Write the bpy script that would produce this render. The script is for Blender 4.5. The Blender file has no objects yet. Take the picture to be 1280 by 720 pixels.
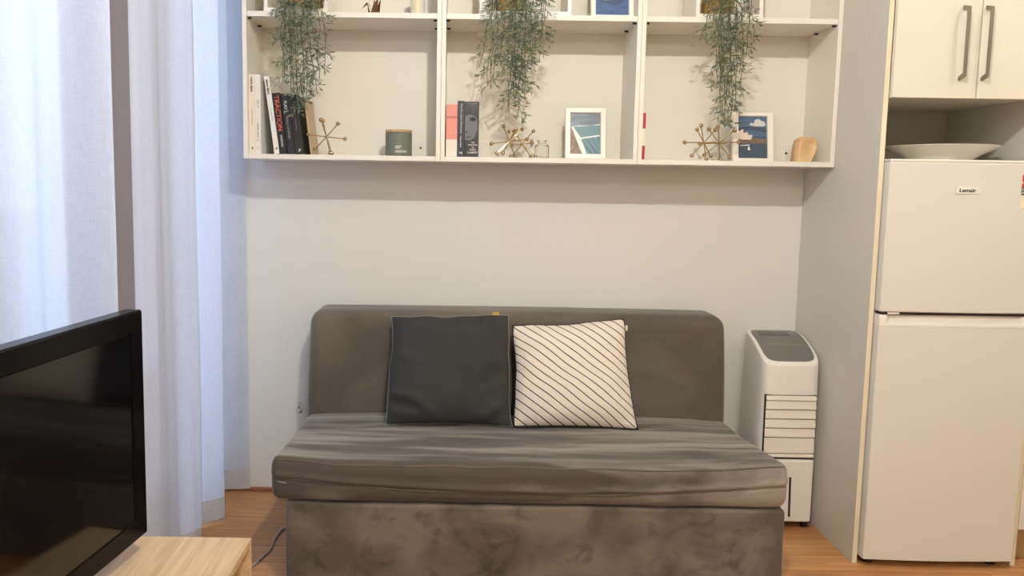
import bpy, bmesh, math, random
from mathutils import Vector, Matrix, noise
S = bpy.context.scene
C = S.collection
PI = math.pi

# ------------------------------------------------------------------ materials
def srgb(r, g, b):
    f = lambda c: (c/255/12.92) if c/255 <= .04045 else ((c/255+.055)/1.055)**2.4
    return (f(r), f(g), f(b), 1)

def mat(name, col, rough=.5, metal=0, var=0, vscale=8, vstretch=(1,1,1), bump=0, bscale=60, bstretch=(1,1,1), **kw):
    m = bpy.data.materials.new(name); m.use_nodes = True
    nt = m.node_tree; p = nt.nodes['Principled BSDF']
    c = srgb(*col)
    p.inputs['Base Color'].default_value = c
    p.inputs['Roughness'].default_value = rough
    p.inputs['Metallic'].default_value = metal
    for k, v in kw.items(): p.inputs[k.replace('_', ' ')].default_value = v
    if var or bump:
        tc = nt.nodes.new('ShaderNodeTexCoord')
    if var:
        mp = nt.nodes.new('ShaderNodeMapping'); mp.inputs['Scale'].default_value = vstretch
        nz = nt.nodes.new('ShaderNodeTexNoise'); nz.inputs['Scale'].default_value = vscale; nz.inputs['Detail'].default_value = 6
        rp = nt.nodes.new('ShaderNodeValToRGB')
        rp.color_ramp.elements[0].position = .3; rp.color_ramp.elements[1].position = .7
        rp.color_ramp.elements[0].color = [max(0, x*(1-var)) for x in c[:3]]+[1]
        rp.color_ramp.elements[1].color = [min(1, x*(1+var)) for x in c[:3]]+[1]
        L = nt.links.new
        L(tc.outputs['Object'], mp.inputs['Vector']); L(mp.outputs['Vector'], nz.inputs['Vector'])
        L(nz.outputs['Fac'], rp.inputs['Fac']); L(rp.outputs['Color'], p.inputs['Base Color'])
    if bump:
        mp = nt.nodes.new('ShaderNodeMapping'); mp.inputs['Scale'].default_value = bstretch
        nz = nt.nodes.new('ShaderNodeTexNoise'); nz.inputs['Scale'].default_value = bscale; nz.inputs['Detail'].default_value = 4
        bp = nt.nodes.new('ShaderNodeBump'); bp.inputs['Strength'].default_value = bump; bp.inputs['Distance'].default_value = .004
        L = nt.links.new
        L(tc.outputs['Object'], mp.inputs['Vector']); L(mp.outputs['Vector'], nz.inputs['Vector'])
        L(nz.outputs['Fac'], bp.inputs['Height']); L(bp.outputs['Normal'], p.inputs['Normal'])
    return m

M = {}
M['wall'] = mat('wall_paint', (219, 219, 213), .75, bump=.12, bscale=160)
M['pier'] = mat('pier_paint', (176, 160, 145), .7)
M['ceiling'] = mat('ceiling_paint', (235, 232, 226), .9)
M['shelf'] = mat('white_laminate', (228, 225, 215), .45, var=.015, vscale=30)
M['backboard'] = mat('white_backboard', (224, 221, 210), .6)
M['panel'] = mat('grey_white_laminate', (211, 209, 200), .5, var=.015, vscale=40)
M['edge'] = mat('cream_edge_banding', (232, 222, 196), .45)
M['door'] = mat('cream_door_laminate', (217, 213, 199), .4)
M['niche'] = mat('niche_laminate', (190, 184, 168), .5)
M['fridge'] = mat('fridge_enamel', (216, 215, 207), .38, bump=.06, bscale=260)
M['fridge_trim'] = mat('fridge_trim', (232, 228, 218), .3)
M['dark'] = mat('dark_gap', (40, 34, 30), .6)
M['black'] = mat('black_plastic', (18, 18, 19), .4)
M['gloss'] = mat('gloss_black', (6, 6, 8), .2, Specular_IOR_Level=.1)
M['screen'] = mat('screen_glass', (3, 3, 5), .08, Specular_IOR_Level=.4)
M['steel'] = mat('brushed_steel', (150, 142, 130), .32, 1)
M['brass'] = mat('aged_brass', (186, 164, 122), .25, 1)
M['bronze'] = mat('bronze', (112, 84, 62), .3, 1, var=.3, vscale=60)
M['white_plastic'] = mat('white_plastic', (232, 230, 222), .35)
M['slat'] = mat('louvre_plastic', (226, 220, 208), .4)
M['cooler_grey'] = mat('control_panel_grey', (112, 110, 106), .3)
M['display'] = mat('display_grey', (84, 83, 80), .2)
M['mark_grey'] = mat('mark_grey', (140, 138, 133), .5)
M['ceramic'] = mat('white_ceramic', (228, 225, 215), .18)
M['frame_white'] = mat('frame_white', (238, 234, 226), .4)
M['page'] = mat('book_pages', (224, 214, 192), .8)
M['cable'] = mat('grey_cable', (172, 170, 172), .5)
M['kraft'] = mat('kraft_board', (176, 146, 112), .8)
M['candle_green'] = mat('sage_glass', (104, 112, 100), .35)
M['lidwood'] = mat('lid_wood', (188, 160, 112), .5, var=.2, vscale=60, vstretch=(1, 8, 8))
M['stone'] = mat('amber_stone', (214, 180, 134), .45, var=.22, vscale=16, vstretch=(1, 1, .4), bump=.2, bscale=40,
                 Subsurface_Weight=.15)
M['gold_label'] = mat('gold_label', (226, 208, 176), .4)
M['wax'] = mat('cream_wax', (226, 222, 216), .5)
M['ochre'] = mat('ochre_basket', (176, 142, 82), .8, var=.35, vscale=70, vstretch=(1, 1, 3), bump=.6, bscale=90, bstretch=(1, 1, 3))
M['alu'] = mat('window_frame_aluminium', (150, 138, 126), .5, .2)
M['concrete'] = mat('parapet_render', (205, 205, 205), .9)

def glassy(name, col, rough=0, ior=1.45):
    m = bpy.data.materials.new(name); m.use_nodes = True
    p = m.node_tree.nodes['Principled BSDF']
    p.inputs['Base Color'].default_value = col; p.inputs['Roughness'].default_value = rough
    p.inputs['Transmission Weight'].default_value = 1; p.inputs['IOR'].default_value = ior
    return m
M['glass'] = glassy('clear_glass', (.97, .97, .96, 1))

def pane_glass():
    m = bpy.data.materials.new('window_pane'); m.use_nodes = True
    nt = m.node_tree; nt.nodes.clear()
    o = nt.nodes.new('ShaderNodeOutputMaterial'); mx = nt.nodes.new('ShaderNodeMixShader')
    t = nt.nodes.new('ShaderNodeBsdfTransparent'); g = nt.nodes.new('ShaderNodeBsdfGlossy')
    g.inputs['Roughness'].default_value = .02; mx.inputs[0].default_value = .07
    nt.links.new(t.outputs[0], mx.inputs[1]); nt.links.new(g.outputs[0], mx.inputs[2]); nt.links.new(mx.outputs[0], o.inputs[0])
    return m
M['pane'] = pane_glass()

def curtain_mat(name, col, tl, tr):
    m = bpy.data.materials.new(name); m.use_nodes = True
    nt = m.node_tree; nt.nodes.clear(); N = nt.nodes.new; L = nt.links.new
    o = N('ShaderNodeOutputMaterial')
    tc = N('ShaderNodeTexCoord')
    facs = []
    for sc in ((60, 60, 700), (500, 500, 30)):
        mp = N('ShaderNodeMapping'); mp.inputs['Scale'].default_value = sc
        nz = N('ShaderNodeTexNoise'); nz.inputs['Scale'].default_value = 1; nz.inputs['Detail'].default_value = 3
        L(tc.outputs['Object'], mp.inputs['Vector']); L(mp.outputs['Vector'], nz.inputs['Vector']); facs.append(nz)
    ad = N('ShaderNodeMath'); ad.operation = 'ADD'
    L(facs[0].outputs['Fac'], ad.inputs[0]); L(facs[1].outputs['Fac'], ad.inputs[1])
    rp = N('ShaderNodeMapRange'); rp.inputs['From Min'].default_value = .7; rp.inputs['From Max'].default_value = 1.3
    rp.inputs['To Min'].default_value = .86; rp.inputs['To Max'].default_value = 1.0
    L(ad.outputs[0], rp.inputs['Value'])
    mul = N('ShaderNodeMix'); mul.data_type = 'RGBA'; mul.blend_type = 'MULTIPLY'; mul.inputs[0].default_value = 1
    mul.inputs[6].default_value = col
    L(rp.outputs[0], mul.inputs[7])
    d = N('ShaderNodeBsdfDiffuse'); t = N('ShaderNodeBsdfTranslucent'); x = N('ShaderNodeBsdfTransparent')
    L(mul.outputs[2], d.inputs[0]); L(mul.outputs[2], t.inputs[0])
    m1 = N('ShaderNodeMixShader'); m1.inputs[0].default_value = tl
    L(d.outputs[0], m1.inputs[1]); L(t.outputs[0], m1.inputs[2])
    m2 = N('ShaderNodeMixShader'); m2.inputs[0].default_value = tr
    L(m1.outputs[0], m2.inputs[1]); L(x.outputs[0], m2.inputs[2]); L(m2.outputs[0], o.inputs[0])
    return m
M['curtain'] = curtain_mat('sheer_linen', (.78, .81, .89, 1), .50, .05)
M['hem'] = curtain_mat('double_linen_hem', (.60, .60, .60, 1), .2, .0)

def wood_floor():
    m = bpy.data.materials.new('laminate_planks'); m.use_nodes = True
    nt = m.node_tree; p = nt.nodes['Principled BSDF']; N = nt.nodes.new; L = nt.links.new
    tc = N('ShaderNodeTexCoord')
    br = N('ShaderNodeTexBrick'); br.inputs['Scale'].default_value = 1
    br.inputs['Brick Width'].default_value = 1.15; br.inputs['Row Height'].default_value = .125
    br.inputs['Mortar Size'].default_value = .0012; br.inputs['Mortar Smooth'].default_value = .1
    br.offset = .37
    br.inputs['Color1'].default_value = srgb(182, 128, 82); br.inputs['Color2'].default_value = srgb(206, 154, 102)
    br.inputs['Mortar'].default_value = srgb(120, 76, 46)
    L(tc.outputs['Object'], br.inputs['Vector'])
    mp = N('ShaderNodeMapping'); mp.inputs['Scale'].default_value = (2, 30, 1)
    nz = N('ShaderNodeTexNoise'); nz.inputs['Scale'].default_value = 2.2; nz.inputs['Detail'].default_value = 8; nz.inputs['Distortion'].default_value = .6
    L(tc.outputs['Object'], mp.inputs[0]); L(mp.outputs[0], nz.inputs[0])
    rp = N('ShaderNodeMapRange'); rp.inputs[1].default_value = .3; rp.inputs[2].default_value = .7; rp.inputs[3].default_value = .72; rp.inputs[4].default_value = 1.12
    L(nz.outputs['Fac'], rp.inputs[0])
    mul = N('ShaderNodeMix'); mul.data_type = 'RGBA'; mul.blend_type = 'MULTIPLY'; mul.inputs[0].default_value = 1
    L(br.outputs['Color'], mul.inputs[6]); L(rp.outputs[0], mul.inputs[7])
    L(mul.outputs[2], p.inputs['Base Color']); p.inputs['Roughness'].default_value = .38
    return m
M['floor'] = wood_floor()

def oak():
    m = bpy.data.materials.new('pale_oak'); m.use_nodes = True
    nt = m.node_tree; p = nt.nodes['Principled BSDF']; N = nt.nodes.new; L = nt.links.new
    tc = N('ShaderNodeTexCoord')
    mp = N('ShaderNodeMapping'); mp.inputs['Scale'].default_value = (38, 2.2, 38)
    nz = N('ShaderNodeTexNoise'); nz.inputs['Scale'].default_value = 1.3; nz.inputs['Detail'].default_value = 8; nz.inputs['Distortion'].default_value = .8
    L(tc.outputs['Object'], mp.inputs[0]); L(mp.outputs[0], nz.inputs[0])
    rp = N('ShaderNodeValToRGB'); rp.color_ramp.elements[0].position = .32; rp.color_ramp.elements[1].position = .66
    rp.color_ramp.elements[0].color = srgb(196, 166, 128); rp.color_ramp.elements[1].color = srgb(222, 196, 160)
    L(nz.outputs['Fac'], rp.inputs[0]); L(rp.outputs[0], p.inputs['Base Color']); p.inputs['Roughness'].default_value = .5
    return m
M['oak'] = oak()

def velvet(name, c0, c1, st, blot):
    m = bpy.data.materials.new(name); m.use_nodes = True
    nt = m.node_tree; p = nt.nodes['Principled BSDF']; N = nt.nodes.new; L = nt.links.new
    tc = N('ShaderNodeTexCoord')
    def nz(scale, st, det):
        mp = N('ShaderNodeMapping'); mp.inputs['Scale'].default_value = st
        n = N('ShaderNodeTexNoise'); n.inputs['Scale'].default_value = scale; n.inputs['Detail'].default_value = det; n.inputs['Distortion'].default_value = .5
        L(tc.outputs['Object'], mp.inputs[0]); L(mp.outputs[0], n.inputs[0]); return n
    a = nz(2.6, st, 7); b = nz(14, (.9, 1.6, 1), 3); c = nz(420, (1, 1, 1), 1)
    r1 = N('ShaderNodeValToRGB'); r1.color_ramp.elements[0].position = .40; r1.color_ramp.elements[1].position = .60
    r1.color_ramp.elements[0].color = srgb(*c0); r1.color_ramp.elements[1].color = srgb(*c1)
    L(a.outputs['Fac'], r1.inputs[0])
    r2 = N('ShaderNodeMapRange'); r2.inputs[1].default_value = .55; r2.inputs[2].default_value = .7; r2.inputs[3].default_value = 1; r2.inputs[4].default_value = blot
    L(b.outputs['Fac'], r2.inputs[0])
    r3 = N('ShaderNodeMapRange'); r3.inputs[1].default_value = .3; r3.inputs[2].default_value = .7; r3.inputs[3].default_value = .93; r3.inputs[4].default_value = 1.07
    L(c.outputs['Fac'], r3.inputs[0])
    mu = N('ShaderNodeMath'); mu.operation = 'MULTIPLY'; L(r2.outputs[0], mu.inputs[0]); L(r3.outputs[0], mu.inputs[1])
    mul = N('ShaderNodeMix'); mul.data_type = 'RGBA'; mul.blend_type = 'MULTIPLY'; mul.inputs[0].default_value = 1
    L(r1.outputs[0], mul.inputs[6]); L(mu.outputs[0], mul.inputs[7]); L(mul.outputs[2], p.inputs['Base Color'])
    p.inputs['Roughness'].default_value = .8; p.inputs['Sheen Weight'].default_value = .35; p.inputs['Sheen Roughness'].default_value = .4
    p.inputs['Specular IOR Level'].default_value = .2
    bp = N('ShaderNodeBump'); bp.inputs['Strength'].default_value = .15; bp.inputs['Distance'].default_value = .003
    L(b.outputs['Fac'], bp.inputs['Height']); L(bp.outputs[0], p.inputs['Normal'])
    return m
M['velvet'] = velvet('taupe_velvet', (86, 80, 71), (108, 101, 90), (.8, 2, 1.4), .93)
M['velvet_seat'] = velvet('taupe_velvet_brushed', (78, 73, 66), (142, 136, 127), (.6, 5.5, 2.2), .88)
M['velvet_base'] = velvet('taupe_velvet_marked', (86, 80, 71), (114, 106, 95), (1.6, 2, 2.0), .62)
M['velvet_seam'] = mat('velvet_seam', (92, 85, 77), .8)
M['charcoal'] = mat('charcoal_cotton', (47, 48, 48), .9, var=.12, vscale=400, bump=.25, bscale=9)
M['stitch'] = mat('pale_stitching', (150, 150, 150), .8)
M['tag'] = mat('yellow_tag', (176, 148, 66), .8)
M['pillow_back'] = mat('black_cotton', (26, 25, 26), .9)

def stripes():
    m = bpy.data.materials.new('striped_linen'); m.use_nodes = True
    nt = m.node_tree; p = nt.nodes['Principled BSDF']; N = nt.nodes.new; L = nt.links.new
    uv = N('ShaderNodeTexCoord'); sp = N('ShaderNodeSeparateXYZ'); L(uv.outputs['UV'], sp.inputs[0])
    a = N('ShaderNodeMath'); a.operation = 'MULTIPLY_ADD'; a.inputs[1].default_value = .90
    L(sp.outputs['X'], a.inputs[0]); L(sp.outputs['Y'], a.inputs[2])
    b = N('ShaderNodeMath'); b.operation = 'MULTIPLY'; b.inputs[1].default_value = 11.2; L(a.outputs[0], b.inputs[0])
    f = N('ShaderNodeMath'); f.operation = 'FRACT'; L(b.outputs[0], f.inputs[0])
    g = N('ShaderNodeMath'); g.operation = 'LESS_THAN'; g.inputs[1].default_value = .135; L(f.outputs[0], g.inputs[0])
    mx = N('ShaderNodeMix'); mx.data_type = 'RGBA'; mx.inputs[6].default_value = srgb(226, 216, 202); mx.inputs[7].default_value = srgb(38, 32, 34)
    L(g.outputs[0], mx.inputs[0]); L(mx.outputs[2], p.inputs['Base Color']); p.inputs['Roughness'].default_value = .9
    return m
M['stripes'] = stripes()

def flat(name, col, rough=.6): 
    if name not in M: M[name] = mat(name, col, rough)
    return M[name]

def foliage(name, c0, c1):
    m = bpy.data.materials.new(name); m.use_nodes = True
    nt = m.node_tree; p = nt.nodes['Principled BSDF']; N = nt.nodes.new; L = nt.links.new
    tc = N('ShaderNodeTexCoord'); n = N('ShaderNodeTexNoise'); n.inputs['Scale'].default_value = 22
    r = N('ShaderNodeValToRGB'); r.color_ramp.elements[0].position = .35; r.color_ramp.elements[1].position = .65
    r.color_ramp.elements[0].color = srgb(*c0); r.color_ramp.elements[1].color = srgb(*c1)
    L(tc.outputs['Object'], n.inputs[0]); L(n.outputs['Fac'], r.inputs[0]); L(r.outputs[0], p.inputs['Base Color'])
    p.inputs['Roughness'].default_value = .55
    return m
M['leaf'] = foliage('trailing_leaf', (78, 98, 82), (122, 132, 98))
M['stem'] = mat('trailing_stem', (80, 90, 68), .7)

# ------------------------------------------------------------------ geometry helpers
def wloc(o):
    v = Vector(o.location)
    while o.parent:
        o = o.parent; v += Vector(o.location)
    return v

def obj(name, bm, m, parent=None, smooth=True, angle=35, weighted=True, subsurf=0):
    me = bpy.data.meshes.new(name)
    bmesh.ops.recalc_face_normals(bm, faces=bm.faces[:])
    if parent is not None:
        bmesh.ops.translate(bm, verts=bm.verts[:], vec=-wloc(parent))
    bm.to_mesh(me); bm.free()
    for mm in (m if isinstance(m, (list, tuple)) else [m]): me.materials.append(mm)
    if smooth:
        me.polygons.foreach_set('use_smooth', [True]*len(me.polygons))
        me.set_sharp_from_angle(angle=math.radians(angle))
    o = bpy.data.objects.new(name, me); C.objects.link(o)
    if parent is not None: o.parent = parent
    if subsurf:
        md = o.modifiers.new('s', 'SUBSURF'); md.levels = subsurf; md.render_levels = subsurf
    elif smooth and weighted:
        md = o.modifiers.new('w', 'WEIGHTED_NORMAL'); md.keep_sharp = True
    return o

def tag(o, label=None, cat=None, group=None, kind=None):
    if label: o['label'] = label
    if cat: o['category'] = cat
    if group: o['group'] = group
    if kind: o['kind'] = kind
    return o

def thing(name, loc, label, cat, group=None):
    o = bpy.data.objects.new(name, None); C.objects.link(o); o.location = loc
    o.empty_display_size = .05
    return tag(o, label, cat, group)

def copy_tree(o, parent=None):
    c = o.copy(); C.objects.link(c)
    if parent is not None: c.parent = parent
    for ch in list(o.children): copy_tree(ch, c)
    return c

def box(bm, x0, x1, y0, y1, z0, z1, bev=0, seg=2):
    vs = [bm.verts.new((x, y, z)) for x in (x0, x1) for y in (y0, y1) for z in (z0, z1)]
    fs = [bm.faces.new([vs[i] for i in q]) for q in ((0,1,3,2),(4,6,7,5),(0,4,5,1),(2,3,7,6),(0,2,6,4),(1,5,7,3))]
    if bev:
        es = list({e for f in fs for e in f.edges})
        bmesh.ops.bevel(bm, geom=es, offset=bev, segments=seg, profile=.5, affect='EDGES', clamp_overlap=True)

def Box(*a, **k):
    bm = bmesh.new(); box(bm, *a, **k); return bm

def spread(a, b, n, r):
    """n cuts between a and b with extra lines inside the rounded margin r"""
    k = 5
    out = [a + r*(1-math.cos(i/k*PI/2)) for i in range(k)]
    out += [a + r + (b-a-2*r)*i/n for i in range(n+1)]
    out += [b - r*(1-math.cos(i/k*PI/2)) for i in range(k-1, -1, -1)]
    return out

def rounded(x0, x1, y0, y1, z0, z1, r, n=(10, 8, 6), fn=None):
    """box of soft rounded edges made of a fine grid; fn moves each point"""
    xs, ys, zs = spread(x0, x1, n[0], r), spread(y0, y1, n[1], r), spread(z0, z1, n[2], r)
    bm = bmesh.new()
    def rnd(p):
        c = Vector((min(max(p[0], x0+r), x1-r), min(max(p[1], y0+r), y1-r), min(max(p[2], z0+r), z1-r)))
        d = Vector(p) - c
        q = c + d.normalized()*r if d.length > 1e-9 else c
        return fn(q) if fn else q
    def sheet(A, B, mk):
        g = [[bm.verts.new(rnd(mk(a, b))) for b in B] for a in A]
        for i in range(len(A)-1):
            for j in range(len(B)-1):
                bm.faces.new((g[i][j], g[i+1][j], g[i+1][j+1], g[i][j+1]))
    for x in (x0, x1): sheet(ys, zs, lambda a, b: (x, a, b))
    for y in (y0, y1): sheet(xs, zs, lambda a, b: (a, y, b))
    for z in (z0, z1): sheet(xs, ys, lambda a, b: (a, b, z))
    bmesh.ops.remove_doubles(bm, verts=bm.verts[:], dist=1e-5)
    return bm

def tube(bm, pts, r, n=8, cap=True):
    pts = [Vector(p) for p in pts]; rings = []
    rr = r if isinstance(r, (list, tuple)) else [r]*len(pts)
    up = None
    for i, p in enumerate(pts):
        t = (pts[min(i+1, len(pts)-1)] - pts[max(i-1, 0)]).normalized()
        if up is None:
            up = t.orthogonal().normalized()
        up = (up - t*up.dot(t)).normalized(); s = t.cross(up)
        rings.append([bm.verts.new(p + (up*math.cos(2*PI*k/n) + s*math.sin(2*PI*k/n))*rr[i]) for k in range(n)])
    for a, b in zip(rings, rings[1:]):
        for k in range(n): bm.faces.new((a[k], a[(k+1) % n], b[(k+1) % n], b[k]))
    if cap:
        bm.faces.new(rings[0][::-1]); bm.faces.new(rings[-1])

def lathe(prof, cx, cy, n=32, bm=None):
    bm = bm or bmesh.new(); rings = []
    for r, z in prof:
        if r < 1e-6: rings.append([bm.verts.new((cx, cy, z))])
        else: rings.append([bm.verts.new((cx+r*math.cos(2*PI*k/n), cy+r*math.sin(2*PI*k/n), z)) for k in range(n)])
    for a, b in zip(rings, rings[1:]):
        for k in range(n):
            k2 = (k+1) % n
            if len(a) == 1 and len(b) == 1: continue
            if len(a) == 1: bm.faces.new((a[0], b[k], b[k2]))
            elif len(b) == 1: bm.faces.new((a[k], a[k2], b[0]))
            else: bm.faces.new((a[k], a[k2], b[k2], b[k]))
    return bm

def ball(bm, c, r, u=14, v=10):
    bmesh.ops.create_uvsphere(bm, u_segments=u, v_segments=v, radius=r, matrix=Matrix.Translation(c))

def poly(bm, pts, d):
    """flat outline pts (3-D, planar) thickened by the vector d"""
    a = [bm.verts.new(p) for p in pts]; b = [bm.verts.new(Vector(p)+Vector(d)) for p in pts]
    bm.faces.new(a); bm.faces.new(b[::-1])
    n = len(pts)
    for i in range(n): bm.faces.new((a[i], b[i], b[(i+1) % n], a[(i+1) % n]))

def text(name, s, o, xd, yd, w, h, m, parent, bold=0):
    """lettering raised .3 mm, centred on o, running along xd with its up along yd, fitted to w x h"""
    cu = bpy.data.curves.new(name, 'FONT'); cu.body = s; cu.offset = bold; cu.align_x = 'LEFT'; cu.resolution_u = 3
    t = bpy.data.objects.new(name, cu); C.objects.link(t)
    me = bpy.data.meshes.new_from_object(t.evaluated_get(bpy.context.evaluated_depsgraph_get()))
    bpy.data.objects.remove(t)
    bm = bmesh.new(); bm.from_mesh(me); bpy.data.meshes.remove(me)
    xs = [v.co.x for v in bm.verts]; ys = [v.co.y for v in bm.verts]
    cx, cy = (min(xs)+max(xs))/2, (min(ys)+max(ys))/2
    sx, sy = w/(max(xs)-min(xs)), h/(max(ys)-min(ys))
    xd, yd = Vector(xd).normalized(), Vector(yd).normalized(); nd = xd.cross(yd)
    for v in bm.verts:
        v.co = Vector(o) + xd*((v.co.x-cx)*sx) + yd*((v.co.y-cy)*sy) + nd*.0004
    r = bmesh.ops.extrude_face_region(bm, geom=bm.faces[:])
    bmesh.ops.translate(bm, verts=[g for g in r['geom'] if isinstance(g, bmesh.types.BMVert)], vec=-nd*.0005)
    return obj(name, bm, m, parent, smooth=False)

def struct(name, bm, m, smooth=False):
    return tag(obj(name, bm, m, None, smooth=smooth), kind='structure')

# ------------------------------------------------------------------ the room
XL, XR, YF, YB, ZC = -1.125, 3.00, -2.20, 3.2694, 2.70
struct('floor', Box(XL-.15, XR+.1, YF-.1, YB+.1, -.1, 0), M['floor'])
struct('ceiling', Box(XL-.15, XR+.1, YF-.1, YB+.1, ZC, ZC+.1), M['ceiling'])
struct('wall_back', Box(XL-.15, XR+.1, YB, YB+.1, 0, ZC), M['wall'])
struct('wall_right', Box(XR, XR+.1, YF, YB, 0, ZC), M['wall'])
struct('wall_front', Box(XL, XR, YF-.1, YF, 0, ZC), M['wall'])
W1, W2 = (1.82, 2.22), (2.71, 3.245)        # window wall openings; near one cut short out of view to even curtain daylight
WT = .075                                  # thickness of the window wall
bm = bmesh.new()
box(bm, XL-WT, XL, YF, W1[0], 0, ZC); box(bm, XL-WT, XL, W1[0], W2[1], 2.45, ZC); box(bm, XL-WT, XL, W2[1], YB, 0, ZC)
box(bm, XL-WT, XL, W1[0], W2[1], 0, .04)
struct('wall_left', bm, M['wall'])
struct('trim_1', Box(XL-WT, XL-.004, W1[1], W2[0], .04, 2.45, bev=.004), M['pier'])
def window(n, y0, y1):
    bm = bmesh.new(); a, b = XL-.06, XL-.025; fw = .022
    for q in ((y0, y0+fw, .04, 2.45), (y1-fw, y1, .04, 2.45), (y0+fw, y1-fw, .04, .09), (y0+fw, y1-fw, 2.40, 2.45)):
        box(bm, a, b, *q, bev=.003)
    o = struct('window_%d' % n, bm, M['alu'])
    obj('pane', Box(XL-.045, XL-.039, y0+fw-.002, y1-fw+.002, .088, 2.402), M['pane'], o, smooth=False)
window(1, *W1); window(2, *W2)
struct('trim_2', Box(-2.6, -2.45, -1.0, 5.5, -.2, 1.15), M['concrete'])        # balcony parapet outside
struct('trim_3', Box(-2.45, XL-WT, -1.0, 5.5, -.2, -.02), M['concrete'])      # balcony slab
struct('baseboard_back', Box(-1.12, 1.425, YB-.014, YB, 0, .018, bev=.004), mat('baseboard_wood', (150, 96, 66), .5))

# ------------------------------------------------------------------ curtains
def catmull(P, k=10):
    out = []
    for i in range(len(P)-1):
        p0, p1, p2, p3 = [Vector(P[min(max(j, 0), len(P)-1)]) for j in (i-1, i, i+1, i+2)]
        for s in range(k):
            t = s/k
            out.append(.5*((2*p1)+(p2-p0)*t+(2*p0-5*p1+4*p2-p3)*t*t+(3*p1-p0-3*p2+p3)*t**3))
    out.append(Vector(P[-1])); return out

def curtain(name, plan, label, seed, hem_h=.085):
    pts = catmull([(x, y, 0) for x, y in plan], 9)
    rt = thing(name, (pts[0].x, pts[0].y, 0), label, 'curtain', 'sheer curtains along the window wall')
    cx = sum(p.x for p in pts)/len(pts)
    def sheet(zs):
        bm = bmesh.new(); g = []
        for z in zs:
            row = []
            for i, p in enumerate(pts):
                f = 1 + .06*(1-z/2.5)*noise.noise(Vector((i*.05+seed, z*.6, 0)))
                dx = .006*noise.noise(Vector((i*.16, z*1.1, seed)))
                row.append(bm.verts.new((cx+(p.x-cx)*f+dx, p.y+.006*noise.noise(Vector((i*.1, z*.9, seed+4))), z)))
            g.append(row)
        for a, b in zip(g, g[1:]):
            for i in range(len(pts)-1): bm.faces.new((a[i], a[i+1], b[i+1], b[i]))
        return bm
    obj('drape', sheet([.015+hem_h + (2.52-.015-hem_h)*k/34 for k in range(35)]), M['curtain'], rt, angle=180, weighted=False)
    h = obj('hem', sheet([.015+hem_h*k/3 for k in range(4)]), M['hem'], rt, angle=180, weighted=False)
    h['label'] = 'grey doubled hem along the floor'
    return rt
curtain('sheer_curtain', [(-.885, 3.250), (-.925, 3.243), (-.985, 3.235), (-1.05, 3.20), (-1.06, 3.12), (-1.02, 3.03), (-.94, 2.97), (-.905, 2.955), (-.93, 2.93), (-.985, 2.885),
                          (-1.005, 2.81), (-.955, 2.725), (-.915, 2.695), (-.905, 2.68), (-.92, 2.65), (-.952, 2.60), (-.962, 2.53), (-.955, 2.45), (-.968, 2.37), (-.978, 2.335)],
        'pale sheer linen curtain beside the shelves, its folds reaching the back wall', 1)
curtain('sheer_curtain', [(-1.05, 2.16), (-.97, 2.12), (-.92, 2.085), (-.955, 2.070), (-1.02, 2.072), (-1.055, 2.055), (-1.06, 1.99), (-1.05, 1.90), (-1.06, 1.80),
                          (-1.06, 1.70), (-1.06, 1.58), (-1.02, 1.50), (-1.0, 1.46), (-1.03, 1.43), (-1.08, 1.40), (-1.085, 1.28), (-1.08, 1.15), (-1.02, 1.08), (-1.01, 1.04), (-1.05, 1.0),
                          (-1.085, .95), (-1.08, .8), (-1.03, .72), (-1.02, .68), (-1.07, .6), (-1.085, .5), (-1.06, .4), (-1.08, .28)],
        'wide sheer linen curtain behind the television, nearest the camera', 7)
rail = obj('curtain_rail', Box(-1.03, -.97, .3, 3.262, 2.55, 2.60, bev=.004), M['white_plastic'])
tag(rail, 'white curtain rail above both sheer curtains', 'curtain rail')

# ------------------------------------------------------------------ shelf units
X0, MW, YS, ZB = -.8302, .7515, 3.007, 1.4174
ZT, Z2, T, TB = ZB+1.06, 1.9489, .017, .019
YK = YB-.004
def shelf_unit(label):
    rt = thing('shelf_unit', (X0, YS, ZB), label, 'shelf unit', 'white wall shelf units above the sofa')
    x1 = X0+MW
    obj('side_panel', Box(X0+.0004, X0+T, YS, YK, ZB, ZT, bev=.0012), M['shelf'], rt)
    obj('side_panel', Box(x1-T, x1-.0004, YS, YK, ZB, ZT, bev=.0012), M['shelf'], rt)
    obj('bottom_board', Box(X0+T, x1-T, YS, YK, ZB, ZB+TB, bev=.0012), M['shelf'], rt)
    obj('top_board', Box(X0+T, x1-T, YS, YK, ZT-TB, ZT, bev=.0012), M['shelf'], rt)
    obj('middle_shelf', Box(X0+T+.0005, x1-T-.0005, YS+.003, YK-.008, Z2, Z2+.02, bev=.0012), M['shelf'], rt)
    bp = obj('back_panel', Box(X0+T, x1-T, YK-.007, YK, ZB+TB, ZT-TB), M['backboard'], rt, smooth=False)
    rl = obj('mounting_rail', Box(X0+T, x1-T, YK-.016, YK-.007, ZB+TB, ZB+TB+.076, bev=.001), M['backboard'], rt)
    for x in (X0+.665, X0+.06):
        bm = bmesh.new(); ball(bm, (x, YK-.0175, ZB+.062), .0045)
        s = obj('screw', bm, M['dark'], rl)
    for x in (X0+T+.006, x1-T-.006):
        for y in (YS+.02, YS+.17):
            bm = bmesh.new(); tube(bm, [(x-.006 if x < X0+.3 else x+.006, y, Z2-.004), (x+.008 if x < X0+.3 else x-.008, y, Z2-.004)], .0035, 8)
            obj('shelf_pin', bm, M['dark'], rt)
    return rt
u0 = shelf_unit('white open wall shelf unit nearest the curtain, holding magazines and a sage jar')
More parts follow.
